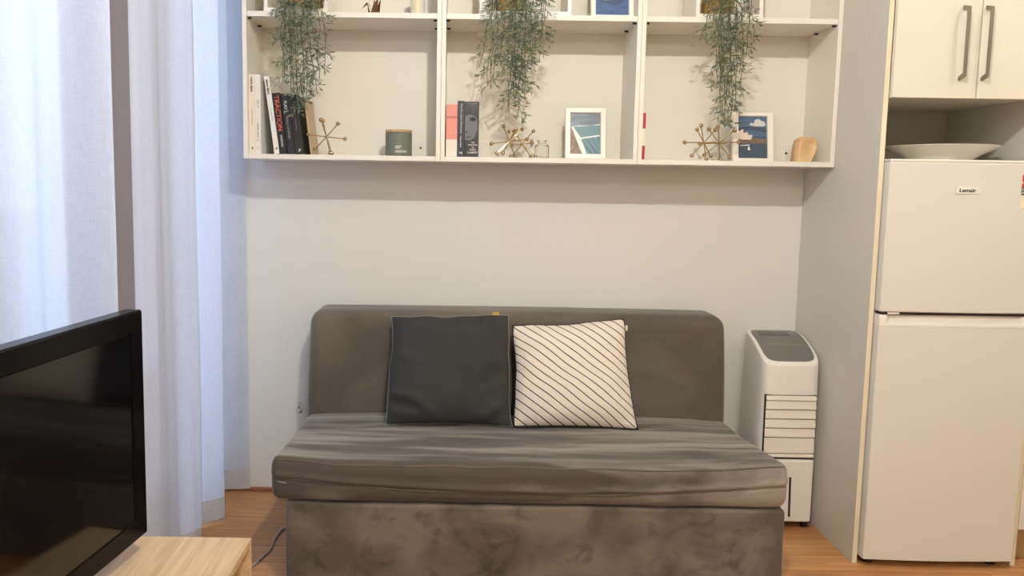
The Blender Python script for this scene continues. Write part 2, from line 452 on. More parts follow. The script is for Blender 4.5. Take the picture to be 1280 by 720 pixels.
for k, lb in ((1, 'white open wall shelf unit in the middle, holding the pool photo and thick grey book'),
              (2, 'white open wall shelf unit nearest the kitchen panel, holding the bridge photo and amber stone')):
    u = copy_tree(u0); u.location.x += MW*k; u['label'] = lb
ZF = ZB+TB + .0004        # lower shelf surface
ZU = Z2+.02 + .0004       # upper shelf surface

# ------------------------------------------------------------------ boxes and trailing plants on the upper shelf
def cube_box(x0, x1, label):
    y0, y1, z0, z1, t = 3.02, 3.20, ZU, ZU+.25, .014
    bm = bmesh.new()
    pts = lambda a, y: [(x0+a, y, z0+a), (x1-a, y, z0+a), (x1-a, y, z1-a), (x0+a, y, z1-a)]
    L = [[bm.verts.new(p) for p in pts(a, y)] for a, y in ((0, y0), (0, y1), (t, y1), (t, y0))]
    for A, B in zip(L, L[1:]+L[:1]):
        for i in range(4): bm.faces.new((A[i], A[(i+1) % 4], B[(i+1) % 4], B[i]))
    return tag(obj('cube_box', bm, M['frame_white'], angle=30), label, 'box', 'white open box frames on the upper shelf')
cube_box(-.750, -.511, 'white open square box frame on the upper shelf, nearest the curtain')
cube_box(.063, .408, 'white open square box frame on the upper shelf beside the ocean photo')
cube_box(.876, 1.127, 'white open square box frame on the upper shelf, nearest the kitchen panel')

def leafbit(bm, p, d, l, w):
    d = d.normalized(); s = d.orthogonal().normalized(); t = d.cross(s)
    m = p + d*l*.55
    a = bm.verts.new(p); b = bm.verts.new(p+d*l)
    r = [bm.verts.new(m+(s*math.cos(k*2*PI/3)+t*math.sin(k*2*PI/3))*w) for k in range(3)]
    for k in range(3):
        bm.faces.new((a, r[k], r[(k+1) % 3])); bm.faces.new((b, r[(k+1) % 3], r[k]))

def plant(cx, strands, label, seed):
    rnd = random.Random(seed)
    zb = ZU+.0145
    rt = thing('trailing_plant', (cx, 3.105, zb), label, 'plant', 'trailing plants on the upper shelf')
    pot = lathe([(0, zb), (.052, zb), (.058, zb+.02), (.066, zb+.11), (.066, zb+.12), (.06, zb+.12), (.058, zb+.09), (0, zb+.09)], cx, 3.105, 28)
    obj('pot', pot, M['ochre'], rt)
    lf, st = bmesh.new(), bmesh.new()
    def sprig(p, d, l, depth):
        q = p + d*l
        tube(st, [p, (p+q)/2 + Vector((rnd.uniform(-1, 1), rnd.uniform(-1, 1), 0))*.0012, q], [.0011, .0009, .0008], 4, False)
        n = rnd.choice((2, 3, 3))
        for k in range(n):
            v = (d + Vector((rnd.uniform(-1, 1), rnd.uniform(-.7, .7), rnd.uniform(-.6, .8)))*.85).normalized()
            leafbit(lf, q, v, rnd.uniform(.019, .033), rnd.uniform(.0018, .0028))
        if depth:
            for s in (-1, 1):
                v = (d + Vector((s*rnd.uniform(.4, 1), rnd.uniform(-.4, .4), rnd.uniform(-.7, .1)))*.8).normalized()
                sprig(q, v, rnd.uniform(.014, .026), depth-1)
    for (xa, xb, zend) in strands:
        for rep in range(2 if rnd.random() < .8 else 1):
            y = 2.985 + rnd.uniform(-.02, .012)
            xs, xe = xa + rnd.uniform(-.012, .012), xb + rnd.uniform(-.012, .012)
            ze = zend + (rnd.uniform(0, .10) if rep else 0)
            P = [Vector((cx+(xs-cx)*.5, 3.09, zb+.10)), Vector((cx+(xs-cx)*.8, 3.035, zb+.135)), Vector((xs, 3.0, zb+.09)), Vector((xs, y, zb+.02))]
            L = zb+.02-ze; n = max(4, int(L/.05)); w = 0
            for k in range(1, n+1):
                t = k/n; w += rnd.uniform(-.012, .012)
                P.append(Vector((xs+(xe-xs)*t+w*(1-.3*t), y+rnd.uniform(-.006, .006), zb+.02-L*t)))
            Q = catmull(P, 5)
            tube(st, Q, .0013, 5, False)
            acc = 0
            for a, b in zip(Q, Q[1:]):
                acc += (b-a).length
                if b.z < zb+.13 and acc > .0215:
                    acc = 0
                    s = rnd.choice((-1, 1))
                    d = Vector((s*rnd.uniform(.3, 1), rnd.uniform(-.7, .3), -rnd.uniform(.1, .9))).normalized()
                    sprig(b, d, rnd.uniform(.010, .024), 1 if rnd.random() < .33 else 0)
    for bb in (st, lf):          # nothing grows into the shelf boards
        for q in bb.verts:
            if q.co.z < zb+.004 and q.co.y > 3.002: q.co.y = 3.002-(q.co.y-3.002)*.15
    obj('stems', st, M['stem'], rt)
    obj('leaves', lf, M['leaf'], rt, smooth=False)
    return rt
plant(-.60, [(-.675, -.665, 1.80), (-.655, -.672, 1.72), (-.64, -.635, 1.66), (-.62, -.60, 1.585), (-.60, -.61, 1.60), (-.58, -.565, 1.63),
             (-.56, -.555, 1.66), (-.54, -.53, 1.70), (-.52, -.505, 1.77), (-.65, -.63, 1.84), (-.57, -.59, 1.70)],
      'trailing green plant hanging over the magazines, nearest the curtain', 3)
plant(.185, [(.10, .075, 1.77), (.115, .09, 1.69), (.13, .11, 1.70), (.15, .17, 1.73), (.175, .18, 1.62), (.20, .205, 1.575), (.215, .195, 1.60),
             (.235, .225, 1.67), (.255, .24, 1.73), (.285, .27, 1.78), (.30, .305, 1.86), (.225, .22, 1.66)],
      'trailing green plant with two long tails above the brass ornaments of the middle unit', 11)
plant(.985, [(.905, .905, 1.88), (.925, .945, 1.78), (.945, .965, 1.72), (.96, .975, 1.60), (.975, .985, 1.565), (.99, 1.0, 1.575), (1.01, 1.02, 1.63),
             (1.03, 1.035, 1.70), (1.05, 1.04, 1.76), (1.07, 1.06, 1.82), (1.0, .975, 1.66)],
      'trailing green plant narrowing to a single tail above the bridge photo', 23)

# ------------------------------------------------------------------ books
def book(name, x, w, h, d, lean, cover, label, group, texts=(), y=3.03, edge=None, bands=()):
    """upright book with its spine to the room; lean = sideways shift of the spine's top towards -x"""
    a = math.atan2(lean, h)
    rt = thing(name, (x, y, ZF), label, 'book', group)
    ca, sa = math.cos(a), math.sin(a)
    lift = w*max(0, -sa)
    def P(u, v, yy): return Vector((x + u*ca - v*sa, yy, ZF + lift + v*ca + u*sa)) 
    def slab(u0, u1, y0, y1, v0, v1, bev=.0):
        bm = bmesh.new(); box(bm, u0, u1, y0, y1, v0, v1, bev=bev)
        for q in bm.verts: q.co = P(q.co.x, q.co.z, q.co.y)
        return bm
    ct = min(.0022, w*.12)
    obj('spine', slab(0, w, y, y+.003, 0, h, .0008), cover, rt)
    obj('cover', slab(0, ct, y+.003, y+d, 0, h), edge or cover, rt, smooth=False)
    obj('cover', slab(w-ct, w, y+.003, y+d, 0, h), edge or cover, rt, smooth=False)
    obj('pages', slab(ct, w-ct, y+.003, y+d-.003, .003, h-.003), M['page'], rt, smooth=False)
    for (nm, v0, v1, m_) in bands:
        obj(nm, slab(.0, w, y-.0006, y, v0, v1), m_, rt, smooth=False)
    for (s, u, v, ln, ht, m_, up) in texts:
        o = P(u, v, y-.0007)
        if up: text('lettering', s, o, P(1, 0, 0)-P(0, 0, 0), P(0, 1, 0)-P(0, 0, 0), ln, ht, m_, rt, bold=.02)
        else: text('lettering', s, o, P(0, -1, 0)-P(0, 0, 0), P(1, 0, 0)-P(0, 0, 0), ln, ht, m_, rt, bold=.02)
    return rt
cream, whitec = flat('cream_cover', (230, 222, 206)), flat('white_cover', (226, 224, 218))
blackc, navyc = flat('black_cover', (28, 27, 28), .4), flat('navy_cover', (38, 40, 56), .4)
ink, orange, pale, greyink = flat('black_ink', (30, 28, 28)), flat('orange_red_ink', (214, 96, 62)), flat('pale_ink', (222, 218, 208)), flat('grey_ink', (150, 148, 142))
G1 = 'magazines and books by the curtain'
def logo(rt, x, z, r, m_, y=3.0292):
    bm = bmesh.new()
    poly(bm, [(x-r, y, z-r*.6), (x-r*.2, y, z-r*.1), (x-r*.7, y, z+r), (x+r*.1, y, z+r*.5), (x+r, y, z+r*.9), (x+r*.4, y, z-r*.2), (x+r*.1, y, z-r)], (0, .0006, 0))
    obj('emblem', bm, m_, rt, smooth=False)
b = book('magazine', -.8128, .0225, .300, .200, 0, cream, 'cream magazine standing against the shelf side, first by the curtain', G1,
         [('marie claire', .0115, .262, .055, .009, ink, 0), ('spring fashion', .0115, .14, .06, .005, greyink, 0)])
logo(b, -.8013, ZF+.022, .005, ink)
b = book('magazine', -.7900, .0215, .300, .200, 0, whitec, 'upright white magazine with grey lettering, second from the curtain', G1,
         [('marie claire', .0115, .09, .055, .007, greyink, 0), ('2019', .0115, .19, .03, .005, greyink, 0)])
for zz in (.052, .024):
    bm = bmesh.new()
    for k in range(5): poly(bm, [(-.778+.006*math.cos(2*PI*(k+j)/5)*(.5 if j == .5 else 1), 3.0292, ZF+zz+.006*math.sin(2*PI*(k+j)/5)) for j in (0, .5, .85)], (0, .0006, 0))
    obj('emblem', bm, ink, b, smooth=False)
b = book('magazine', -.7170, .0195, .296, .200, .0385, whitec, 'white magazine with bold black title leaning on the orange lettered book', G1,
         [('marie claire', .0098, .255, .055, .010, ink, 0), ('the style issue', .0098, .15, .05, .004, greyink, 0)])
logo(b, -.7085, ZF+.022, .005, ink)
book('book', -.6965, .0285, .232, .150, .028, blackc, 'black book with large orange lettering down its leaning spine', G1,
     [('TRACTION', .0145, .155, .135, .019, orange, 0), ('WICKMAN', .0145, .05, .045, .009, pale, 0)])
book('book', -.6650, .0275, .230, .150, .0265, flat('midnight_cover', (32, 33, 40), .4), 'dark leaning paperback with small white lettering beside the orange lettered book', G1,
     [('PLAY', .0135, .185, .034, .011, pale, 0), ('WHOLE OF EFFORT', .0135, .10, .09, .008, greyink, 0)])
b = book('book', -.6355, .0310, .226, .150, .027, blackc, 'black leaning book with tiny emblem at its foot, partly under the plant', G1,
         [('a little history', .0155, .14, .10, .005, greyink, 0)])
logo(b, -.6195, ZF+.017, .006, pale)
book('notebook', -.5880, .0070, .222, .150, .026, flat('tan_cover', (190, 168, 138)), 'thin tan notebook leaning at the end of the row beside brass ornament', G1, y=3.085)
G2 = 'books in the middle shelf unit'
pink, whitep = flat('pink_cover', (226, 148, 136)), flat('white_band', (226, 222, 210))
b = book('book', -.0570, .0420, .198, .140, 0, pink, 'pink and white book standing against the shelf divider', G2,
         bands=[('foot_band', .001, .066, whitep), ('title_band', .146, .153, flat('rose_band', (186, 112, 112)))], edge=blackc)
book('book', -.0145, .0275, .212, .150, 0, navyc, 'navy book with vertical white title between the pink and grey books', G2,
     [('The Marvellous Dictionary', .0138, .145, .115, .008, pale, 0), ('Macmillan', .0138, .058, .045, .006, pale, 0), ('M', .0138, .014, .013, .012, pale, 1)])
greyc = mat('charcoal_cover', (46, 46, 48), .35)
b = book('book', .0135, .0545, .210, .155, 0, greyc, 'thick dark book with a grey face printed on its spine and red edge', G2,
         [('THE', .032, .055, .012, .006, pale, 1), ('INVENTION', .032, .046, .036, .006, pale, 1), ('OF', .032, .037, .008, .005, pale, 1),
          ('HUGO', .032, .028, .024, .008, pale, 1), ('CABRET', .032, .017, .040, .008, pale, 1), ('SELZNICK', .030, .203, .040, .005, greyink, 1)],
         edge=flat('red_cover_edge', (170, 70, 52)))
def ell(bm, cx, cz, a, c, y, d=.0004, n=20, t=0):
    poly(bm, [(cx+a*math.cos(2*PI*k/n)*math.cos(t)-c*math.sin(2*PI*k/n)*math.sin(t), y, cz+a*math.cos(2*PI*k/n)*math.sin(t)+c*math.sin(2*PI*k/n)*math.cos(t)) for k in range(n)], (0, d, 0))
fz = ZF+.125
bm = bmesh.new(); poly(bm, [(.0145, 3.0296, fz+.040), (.030, 3.0296, fz+.052), (.050, 3.0296, fz+.042), (.060, 3.0296, fz+.02), (.0625, 3.0296, fz-.02), (.052, 3.0296, fz-.050), (.035, 3.0296, fz-.062), (.0145, 3.0296, fz-.06)], (0, .0006, 0))
obj('printed_face', bm, flat('print_grey', (112, 113, 118)), b, smooth=False)
pdark = flat('print_dark', (58, 58, 62))
for nm, a_ in (('printed_socket', (.044, fz+.018, .013, .0085)), ('printed_nostril', (.0195, fz-.030, .005, .004)), ('printed_mouth', (.028, fz-.050, .012, .0022))):
    bm = bmesh.new(); ell(bm, *a_, 3.0291); obj(nm, bm, pdark, b, smooth=False)
bm = bmesh.new()
poly(bm, [(.0145, 3.0291, fz+.052), (.0145, 3.0291, fz+.03), (.034, 3.0291, fz+.037), (.060, 3.0291, fz+.026), (.066, 3.0291, fz+.052)], (0, .0004, 0))
obj('printed_hair', bm, pdark, b, smooth=False)
bm = bmesh.new(); ell(bm, .046, fz+.018, .0042, .0042, 3.0286)
obj('printed_eye', bm, flat('print_black', (20, 20, 22)), b, smooth=False)
red = flat('red_cover', (168, 46, 56))
book('book', .6905, .0150, .176, .140, 0, cream, 'thin red and cream book tucked behind the shelf divider', None,
     bands=[('foot_band', .0, .052, red), ('head_band', .118, .176, red)], edge=red)

# ------------------------------------------------------------------ brass ornaments
def jack(c, rods, label, L=.071, rb=.0078, name='brass_ornament'):
    z0 = min(min(c[2]+d[2]*s for s in (-1, 1)) for d in [Vector(r).normalized()*L for r in rods])
    c = Vector((c[0], c[1], c[2] + ZF + rb - z0))
    rt = thing(name, (c.x, c.y, ZF), label, 'ornament', 'brass jack ornaments on the lower shelf')
    hub = bmesh.new(); ball(hub, c, .006); obj('hub', hub, M['brass'], rt)
    for r in rods:
        d = Vector(r).normalized()*L
        bm = bmesh.new(); tube(bm, [c-d, c+d], .0021, 8); ro = obj('rod', bm, M['brass'], rt)
        for s in (-1, 1):
            bm = bmesh.new(); ball(bm, c+d*s, rb, 18, 12); obj('ball_tip', bm, M['brass'], ro)
R4 = [(.98, .15, -.1), (.66, -.30, .66), (-.25, .40, .84), (-.20, -.45, .80)]
jack((-.521, 3.056, 1.487), R4, 'brass ball ornament with crossed rods beside the row of magazines', L=.072)
jack((.188, 3.065, 1.487), [(.97, .1, .14), (.70, .2, .68), (.36, .5, -.80), (-.30, .72, -.60)], 'front brass ball ornament under the middle plant, touching the pink book side', L=.070)
jack((.246, 3.17, 1.49), [(.72, -.1, -.66), (.62, .25, .72), (.45, -.55, -.72), (.6, .75, .12)], 'rear brass ball ornament under the middle plant, nearer the glass bottle', L=.072)
jack((.940, 3.062, 1.489), [(.99, -.1, .0), (.66, .2, .70), (.30, .4, -.85), (.20, -.65, -.74)], 'brass ball ornament farther from the bridge photo, under the third plant', L=.072)
jack((1.012, 3.10, 1.492), [(.97, -.25, .05), (.68, -.38, .66), (.66, .25, -.70), (.06, .45, .85)], 'brass ball ornament overlapping the bridge photo frame', L=.072)

# ------------------------------------------------------------------ jar, bottle, stone, candle, crane
cx, cy = -.245, 3.11
rt = thing('candle_jar', (cx, cy, ZF), 'sage green candle jar with flat wooden lid on the lower shelf', 'jar')
obj('jar', lathe([(0, ZF), (.049, ZF), (.052, ZF+.004), (.0525, ZF+.090), (.050, ZF+.093), (0, ZF+.093)], cx, cy, 48), M['candle_green'], rt)
obj('lid', lathe([(0, ZF+.0935), (.0515, ZF+.0935), (.0525, ZF+.095), (.0525, ZF+.102), (.0515, ZF+.103), (0, ZF+.103)], cx, cy, 48), M['lidwood'], rt)
bm = bmesh.new()
def arcbar(bm, u0, u1, z0, z1, R=.0529):
    n = 5; A = []
    for k in range(n+1):
        a = (u0+(u1-u0)*k/n)/R - PI/2
        A.append([bm.verts.new((cx+R*math.cos(a), cy+R*math.sin(a), z)) for z in (z0, z1)])
    for p, q in zip(A, A[1:]): bm.faces.new((p[0], q[0], q[1], p[1]))
for (u, w_, z, h_) in ((-.010, .026, .036, .0045), (-.010, .019, .030, .0035), (-.010, .048, .0205, .002), (-.010, .048, .0175, .002), (-.010, .046, .0145, .002)):
    k = u
    while k < u+w_:
        l = min(.0035, u+w_-k); arcbar(bm, k, k+l*.72, ZF+z, ZF+z+h_); k += .0035
o = obj('printed_lines', bm, pale, rt, smooth=False)
cx, cy = .316, 3.085
rt = thing('glass_bottle', (cx, cy, ZF), 'small clear glass bottle with a short neck beside brass ornaments', 'bottle')
obj('bottle_glass', lathe([(0, ZF), (.026, ZF), (.0285, ZF+.004), (.0285, ZF+.044), (.026, ZF+.052), (.0165, ZF+.058), (.0165, ZF+.066), (.019, ZF+.067), (.019, ZF+.071),
     (.0145, ZF+.071), (.0145, ZF+.058), (.0235, ZF+.050), (.0258, ZF+.043), (.0258, ZF+.007), (0, ZF+.005)], cx, cy, 40), M['glass'], rt)

def photo_frame(x0, x1, zb, h, y, lean, border, label, painter, group='photo frames on the shelves'):
    """white leaning frame; painter(add) draws the print, u,v in 0..1 of the print"""
    rt = thing('photo_frame', ((x0+x1)/2, y, zb), label, 'photo frame', group)
    a = math.atan2(lean, h); ca, sa = math.cos(a), math.sin(a); w = x1-x0
    def P(u, v, n): return Vector((x0+u, y + v*sa + n*ca, zb + .0185*sa + v*ca - n*sa))
    bw, bt = border
    def slab(u0, u1, v0, v1, n0, n1, bev=0):
        bm = bmesh.new(); box(bm, u0, u1, n0, n1, v0, v1, bev=bev)
        for q in bm.verts: q.co = P(q.co.x, q.co.z, q.co.y)
        return bm
    bm = bmesh.new(); H = h/ca
    L = [[bm.verts.new(P(*p, n)) for p in ((i, j), (w-i, j), (w-i, H-j), (i, H-j))] for i, j, n in
         ((0, 0, .018), (0, 0, .0015), (.0015, .0015, 0), (bw-.002, bt-.002, 0), (bw, bt, .005), (bw, bt, .018))]
    for A, B in zip(L, L[1:]+L[:1]):
        for i in range(4): bm.faces.new((A[i], A[(i+1) % 4], B[(i+1) % 4], B[i]))
    obj('frame', bm, M['frame_white'], rt, angle=30)
    obj('backing', slab(.002, w-.002, .002, H-.002, .012, .018), M['kraft'], rt, smooth=False)
    pr = None; layer = [0]
    pw, ph = w-2*bw, H-2*bt
    pr = obj('print', slab(bw, w-bw, bt, H-bt, .0092, .0118), painter('base'), rt, smooth=False)
    def add(nm, pts, m_):
        layer[0] += 1; n = .0090-layer[0]*.00022
        bm = bmesh.new()
        poly(bm, [P(bw+u*pw, bt+v*ph, n) for u, v in pts], P(0, 0, .0002)-P(0, 0, 0))
        obj(nm, bm, m_, pr, smooth=False)
    painter(add)
    st = bmesh.new()
    poly(st, [P(w*.4, H*.75, .0185), P(w*.6, H*.75, .0185), Vector((x0+w*.6, y+.055+lean*.6, zb)), Vector((x0+w*.4, y+.055+lean*.6, zb))], (0, .002, 0))
    obj('easel_leg', st, M['kraft'], rt, smooth=False)
    return rt
def pool(a):
    if a == 'base': return mat('sea_print', (112, 126, 140), .3, var=.3, vscale=50, vstretch=(.5, 1, 2.4))
    pw, wh, rk, ln = flat('pool_teal', (98, 136, 146), .35), flat('print_white', (226, 228, 226), .35), mat('rock_print', (128, 108, 92), .4, var=.4, vscale=90), flat('lane_line', (50, 68, 80), .35)
    a('surf', [(.0, .66), (.3, .70), (.7, .70), (1, .745), (1, .71), (.5, .675), (.0, .64)], wh)
    a('pool_water', [(.10, .665), (1, .715), (1, 0), (.45, 0)], pw)
    a('rocks', [(0, .66), (.05, .67), (.30, .36), (.55, 0), (0, 0)], rk)
    a('walkway', [(.03, .672), (.10, .66), (.35, .40), (.98, .475), (.98, .435), (.37, .37), (.55, 0), (.40, 0), (.20, .35)], wh)
    for k in range(4):
        u = .34+k*.19
        a('lane', [(u, .345+k*.03), (u+.02, .345+k*.03), (min(1, u+.38), .02+max(0, k-2)*.16), (min(1, u+.34), .02+max(0, k-2)*.16)], ln)
photo_frame(.409, .567, ZF+.0003, .198, 3.085, .030, (.0205, .0195), 'white photo frame with a seaside pool picture on the lower shelf', pool)
def harbour(a):
    if a == 'base': return flat('print_sky', (84, 108, 138), .3)
    cl, st, wt, sl, bd, wh = flat('print_cloud', (206, 208, 208), .35), flat('print_steel', (62, 70, 82), .35), mat('harbour_water', (66, 82, 98), .35, var=.15, vscale=70, vstretch=(.5, 1, 3)), flat('print_sail', (222, 206, 190), .35), mat('shore_print', (122, 96, 82), .4, var=.4, vscale=120), flat('print_white', (226, 228, 226), .35)
    a('cloud', [(.38, .80), (.46, .86), (.54, .83), (.60, .93), (.74, .95), (.82, .90), (.92, .88), (.97, .80), (.9, .77), (.6, .77)], cl)
    arch = [(k/10, .70+.06*(1-((k/10-.42)/.55)**2)) for k in range(11)]
    a('bridge_arch', arch + [(u, v-.035) for u, v in arch[::-1]], st)
    arch = [(k/10, .63+.075*(1-((k/10-.42)/.6)**2)) for k in range(11)]
    a('bridge_arch', arch + [(u, v-.022) for u, v in arch[::-1]], st)
    a('bridge_deck', [(.35, .525), (1, .51), (1, .485), (.35, .50)], st)
    for k in range(9): a('bridge_hanger', [(.40+k*.07, .515), (.408+k*.07, .515), (.408+k*.07, .68-.004*k*k*.3), (.40+k*.07, .68-.004*k*k*.3)], st)
    a('shore', [(0, .45), (.3, .44), (.45, .47), (.8, .46), (1, .44), (1, .36), (0, .34)], bd)
    a('pale_roof', [(.0, .64), (.17, .70), (.17, .44), (0, .46)], sl)
    a('pale_roof', [(.15, .60), (.33, .62), (.33, .44), (.15, .44)], sl)
    a('pale_roof', [(.31, .56), (.50, .555), (.44, .44), (.31, .45)], sl)
    a('water', [(0, .35), (1, .36), (1, 0), (0, 0)], wt)
    a('boat', [(.06, .305), (.40, .325), (.38, .30), (.08, .29)], wh)
    a('boat', [(.34, .28), (.37, .28), (.42, .19), (.31, .19)], wh)
photo_frame(1.087, 1.250, ZF+.0003, .196, 3.150, .030, (.0245, .015), 'white photo frame with a harbour bridge picture on the lower shelf', harbour)
def ocean(a):
    if a == 'base': return mat('deep_sea_print', (72, 100, 144), .3, var=.2, vscale=40, vstretch=(.5, 1, 2))
    a('wave', [(.1, .30), (.35, .26), (.6, .22), (.8, .27), (.95, .42), (.9, .6), (.0, .6), (.0, .34)], flat('wave_dark', (60, 82, 116), .35))
    a('foam', [(.05, .40), (.25, .33), (.5, .34), (.75, .42), (.7, .62), (.0, .62)], flat('wave_foam', (176, 170, 168), .35))
    a('sand', [(.1, .50), (.4, .40), (.6, .5), (.5, .66), (.1, .66)], flat('wave_tan', (150, 112, 94), .35))
photo_frame(.491, .655, ZU+.0003, .205, 3.075, .030, (.019, .0165), 'white photo frame with a blue ocean picture on the upper shelf', ocean)

# amber stone lump
def stone():
    base = [(1.297, 0), (1.358, 0), (1.376, .03), (1.383, .062), (1.378, .085), (1.368, .099), (1.350, .094), (1.338, .098), (1.326, .102), (1.306, .088), (1.300, .05)]
    cxm, czm = 1.339, .05
    bm = bmesh.new(); rings = []
    for yy, s in ((3.050, .80), (3.060, .95), (3.085, 1.0), (3.112, .94), (3.124, .78)):
        rings.append([bm.verts.new((cxm+(x-cxm)*s, yy, ZF + max(0, (z if z == 0 else czm+(z-czm)*s)))) for x, z in base])
    n = len(base)
    for A, B in zip(rings, rings[1:]):
        for k in range(n): bm.faces.new((A[k], A[(k+1) % n], B[(k+1) % n], B[k]))
    def hollow_cap(R, y, yd):
        hs = []
        c1 = bm.verts.new((1.330, y, ZF+.066)); c2 = bm.verts.new((1.362, y, ZF+.066)); c3 = bm.verts.new((1.335, y, ZF+.02))
        bm.faces.new((R[0], R[1], c3)); bm.faces.new((R[1], R[2], c3)); bm.faces.new((R[2], c2, c3)); bm.faces.new((R[2], R[3], c2)); bm.faces.new((R[3], R[4], c2))
        bm.faces.new((R[4], R[5], c2)); bm.faces.new((R[5], R[6], c2)); bm.faces.new((R[6], c1, c2)); bm.faces.new((c1, c3, c2)); bm.faces.new((R[6], R[7], c1))
        bm.faces.new((R[7], R[8], c1)); bm.faces.new((R[8], R[9], c1)); bm.faces.new((R[9], R[10], c1)); bm.faces.new((R[10], c3, c1)); bm.faces.new((R[10], R[0], c3))
    hollow_cap(rings[0], 3.058, 1); hollow_cap(rings[-1], 3.120, -1)
    return bm
so = obj('stone_ornament', stone(), M['stone'], angle=50, subsurf=0)
md = so.modifiers.new('b', 'BEVEL'); md.width = .004; md.segments = 3
tag(so, 'rough amber stone ornament on the lower shelf near the kitchen panel', 'ornament')

# bronze folded crane
bm = bmesh.new(); cy0 = 3.065
def tri(a, b_, c, t=.004): poly(bm, [a, b_, c], (0, t, 0))
def wedge(apex, base):
    v = [bm.verts.new(p) for p in base]; a = bm.verts.new(apex); n = len(v)
    bm.faces.new(v)
    for i in range(n): bm.faces.new((v[i], v[(i+1) % n], a))
z = ZU
rt = thing('crane_figurine', (-.345, cy0, ZU), 'small folded bronze crane figurine on the upper shelf', 'figurine')
wedge((-.338, cy0, z+.060), [(-.352, cy0-.016, z), (-.318, cy0-.012, z), (-.318, cy0+.014, z), (-.350, cy0+.014, z)])
obj('body', bm, M['bronze'], rt, smooth=False)
bm = bmesh.new(); wedge((-.318, cy0-.02, z+.075), [(-.352, cy0-.014, z+.004), (-.328, cy0-.018, z+.010), (-.332, cy0-.006, z+.012)])
wedge((-.316, cy0+.025, z+.070), [(-.345, cy0+.012, z+.004), (-.320, cy0+.014, z+.010), (-.330, cy0+.004, z+.012)])
obj('wings', bm, M['bronze'], rt, smooth=False)
bm = bmesh.new(); wedge((-.366, cy0-.004, z+.048), [(-.360, cy0-.006, z), (-.350, cy0-.008, z), (-.352, cy0+.006, z)])
wedge((-.388, cy0-.004, z+.022), [(-.368, cy0-.004, z+.047), (-.362, cy0-.006, z+.040), (-.362, cy0+.002, z+.044)])
wedge((-.350, cy0, z+.02), [(-.366, cy0-.004, z+.050), (-.358, cy0-.006, z+.038), (-.358, cy0+.004, z+.040)])
obj('neck', bm, M['bronze'], rt, smooth=False)
cx, cy = -.176, 3.115
rt = thing('pillar_candle', (cx, cy, ZU), 'cream pillar candle with a round gold label on the upper shelf', 'candle')
obj('candle_body', lathe([(0, ZU), (.027, ZU), (.028, ZU+.002), (.028, ZU+.105), (.025, ZU+.108), (0, ZU+.105)], cx, cy, 36), M['wax'], rt)
bm = bmesh.new()
for k in range(10):
    z0, z1 = ZU+.014+k*.006, ZU+.014+(k+1)*.006
    f = lambda zz: .0195*math.sqrt(max(.0, 1-((zz-ZU-.046)/.034)**2))
    for j in range(6):
        q = []
        for (zz, s) in ((z0, j), (z0, j+1), (z1, j+1), (z1, j)):
            u = f(zz)*(s/3-1)/.0283; q.append(bm.verts.new((cx+.0284*math.sin(u), cy-.0284*math.cos(u), zz)))
        bm.faces.new(q)
obj('label_patch', bm, M['gold_label'], rt)
bm = bmesh.new(); tube(bm, [(cx, cy, ZU+.106), (cx+.001, cy, ZU+.118)], .0012, 6); obj('wick', bm, M['dark'], rt)

# ------------------------------------------------------------------ sofa
def wob(p, s, a, seed=0): return a*noise.noise(Vector((p.x*s+seed, p.y*s, p.z*s)))
rt = thing('sofa', (.24, 2.80, 0), 'taupe grey velvet two seat sofa against the back wall', 'sofa')
def f_base(q):
    if q.y < 2.7 and q.z > .02: q = q + Vector((0, wob(q, 5, .004, 3), 0))
    return q
obj('base', rounded(-.548, 1.060, 2.415, 3.225, .001, .306, .014, (40, 10, 12), f_base), M['velvet_base'], rt)
def f_seat(q):
    x, y, z = q
    t = min(1, max(0, (z-.312)/.12))
    fr = min(1, max(0, (3.02-y)/.62)); ed = min(1, max(0, (x+.59)/.25))*min(1, max(0, (1.06-x)/.25)); ed = ed*ed*(3-2*ed)
    top = .420 + .046*fr**1.6*(1-.62*ed) + .010*ed
    z2 = .312 + (z-.312)/.108*(top-.312)
    q = Vector((x, y, z2))
    if y < 2.45:      # soft front face with the pleat of the zip
        zz = .350 + .040*(abs(x-.24)/.82)**2
        q.y += -.006*math.exp(-((z2-zz-.012)/.012)**2) + .005*math.exp(-((z2-zz)/.006)**2) + wob(q, 7, .006, 9)
    if z > .40: q.z += wob(q, 6, .005, 5) + .0025*noise.noise(Vector((x*7, y*24, 2)))
    return q
seat = obj('seat_cushion', rounded(-.592, 1.062, 2.402, 3.03, .312, .420, .030, (70, 34, 18), f_seat), M['velvet_seat'], rt)
bm = bmesh.new()
P = []
for k in range(41):
    x = -.575 + 1.62*k/40; P.append((x, 2.4035+.004*abs((x-.24)/.82)**4, .350+.040*(abs(x-.24)/.82)**2 + .0015*math.sin(x*9)))
tube(bm, P, .0022, 6); obj('zip', bm, M['velvet_seam'], seat)
bm = bmesh.new(); poly(bm, [(-.568, 2.3985, .3835), (-.538, 2.3965, .3785), (-.539, 2.3965, .3745), (-.566, 2.3985, .380)], (0, .002, 0)); obj('zip_pull', bm, flat('zip_pull', (150, 142, 130), .4), seat)
bm = bmesh.new()
P = []
for k in range(61):
    x = -.572 + 1.614*k/60; q = f_seat(Vector((x, 2.411, .411))); P.append((q.x, q.y-.001, q.z))
tube(bm, P, .0028, 6); obj('piping', bm, M['velvet_seam'], seat)
def f_back(q):
    x, y, z = q
    t = max(0, (z-.45)/.38)
    y += .030*t*t if y < 3.1 else 0
    x = .2345+(x-.2345)*(1-.012*t)
    q = Vector((x, y, z+.004*math.cos((x-.23)*2)))
    return q
obj('backrest', rounded(-.596, 1.066, 3.004, 3.255, .309, .829, .052, (40, 8, 22), f_back), M['velvet'], rt)

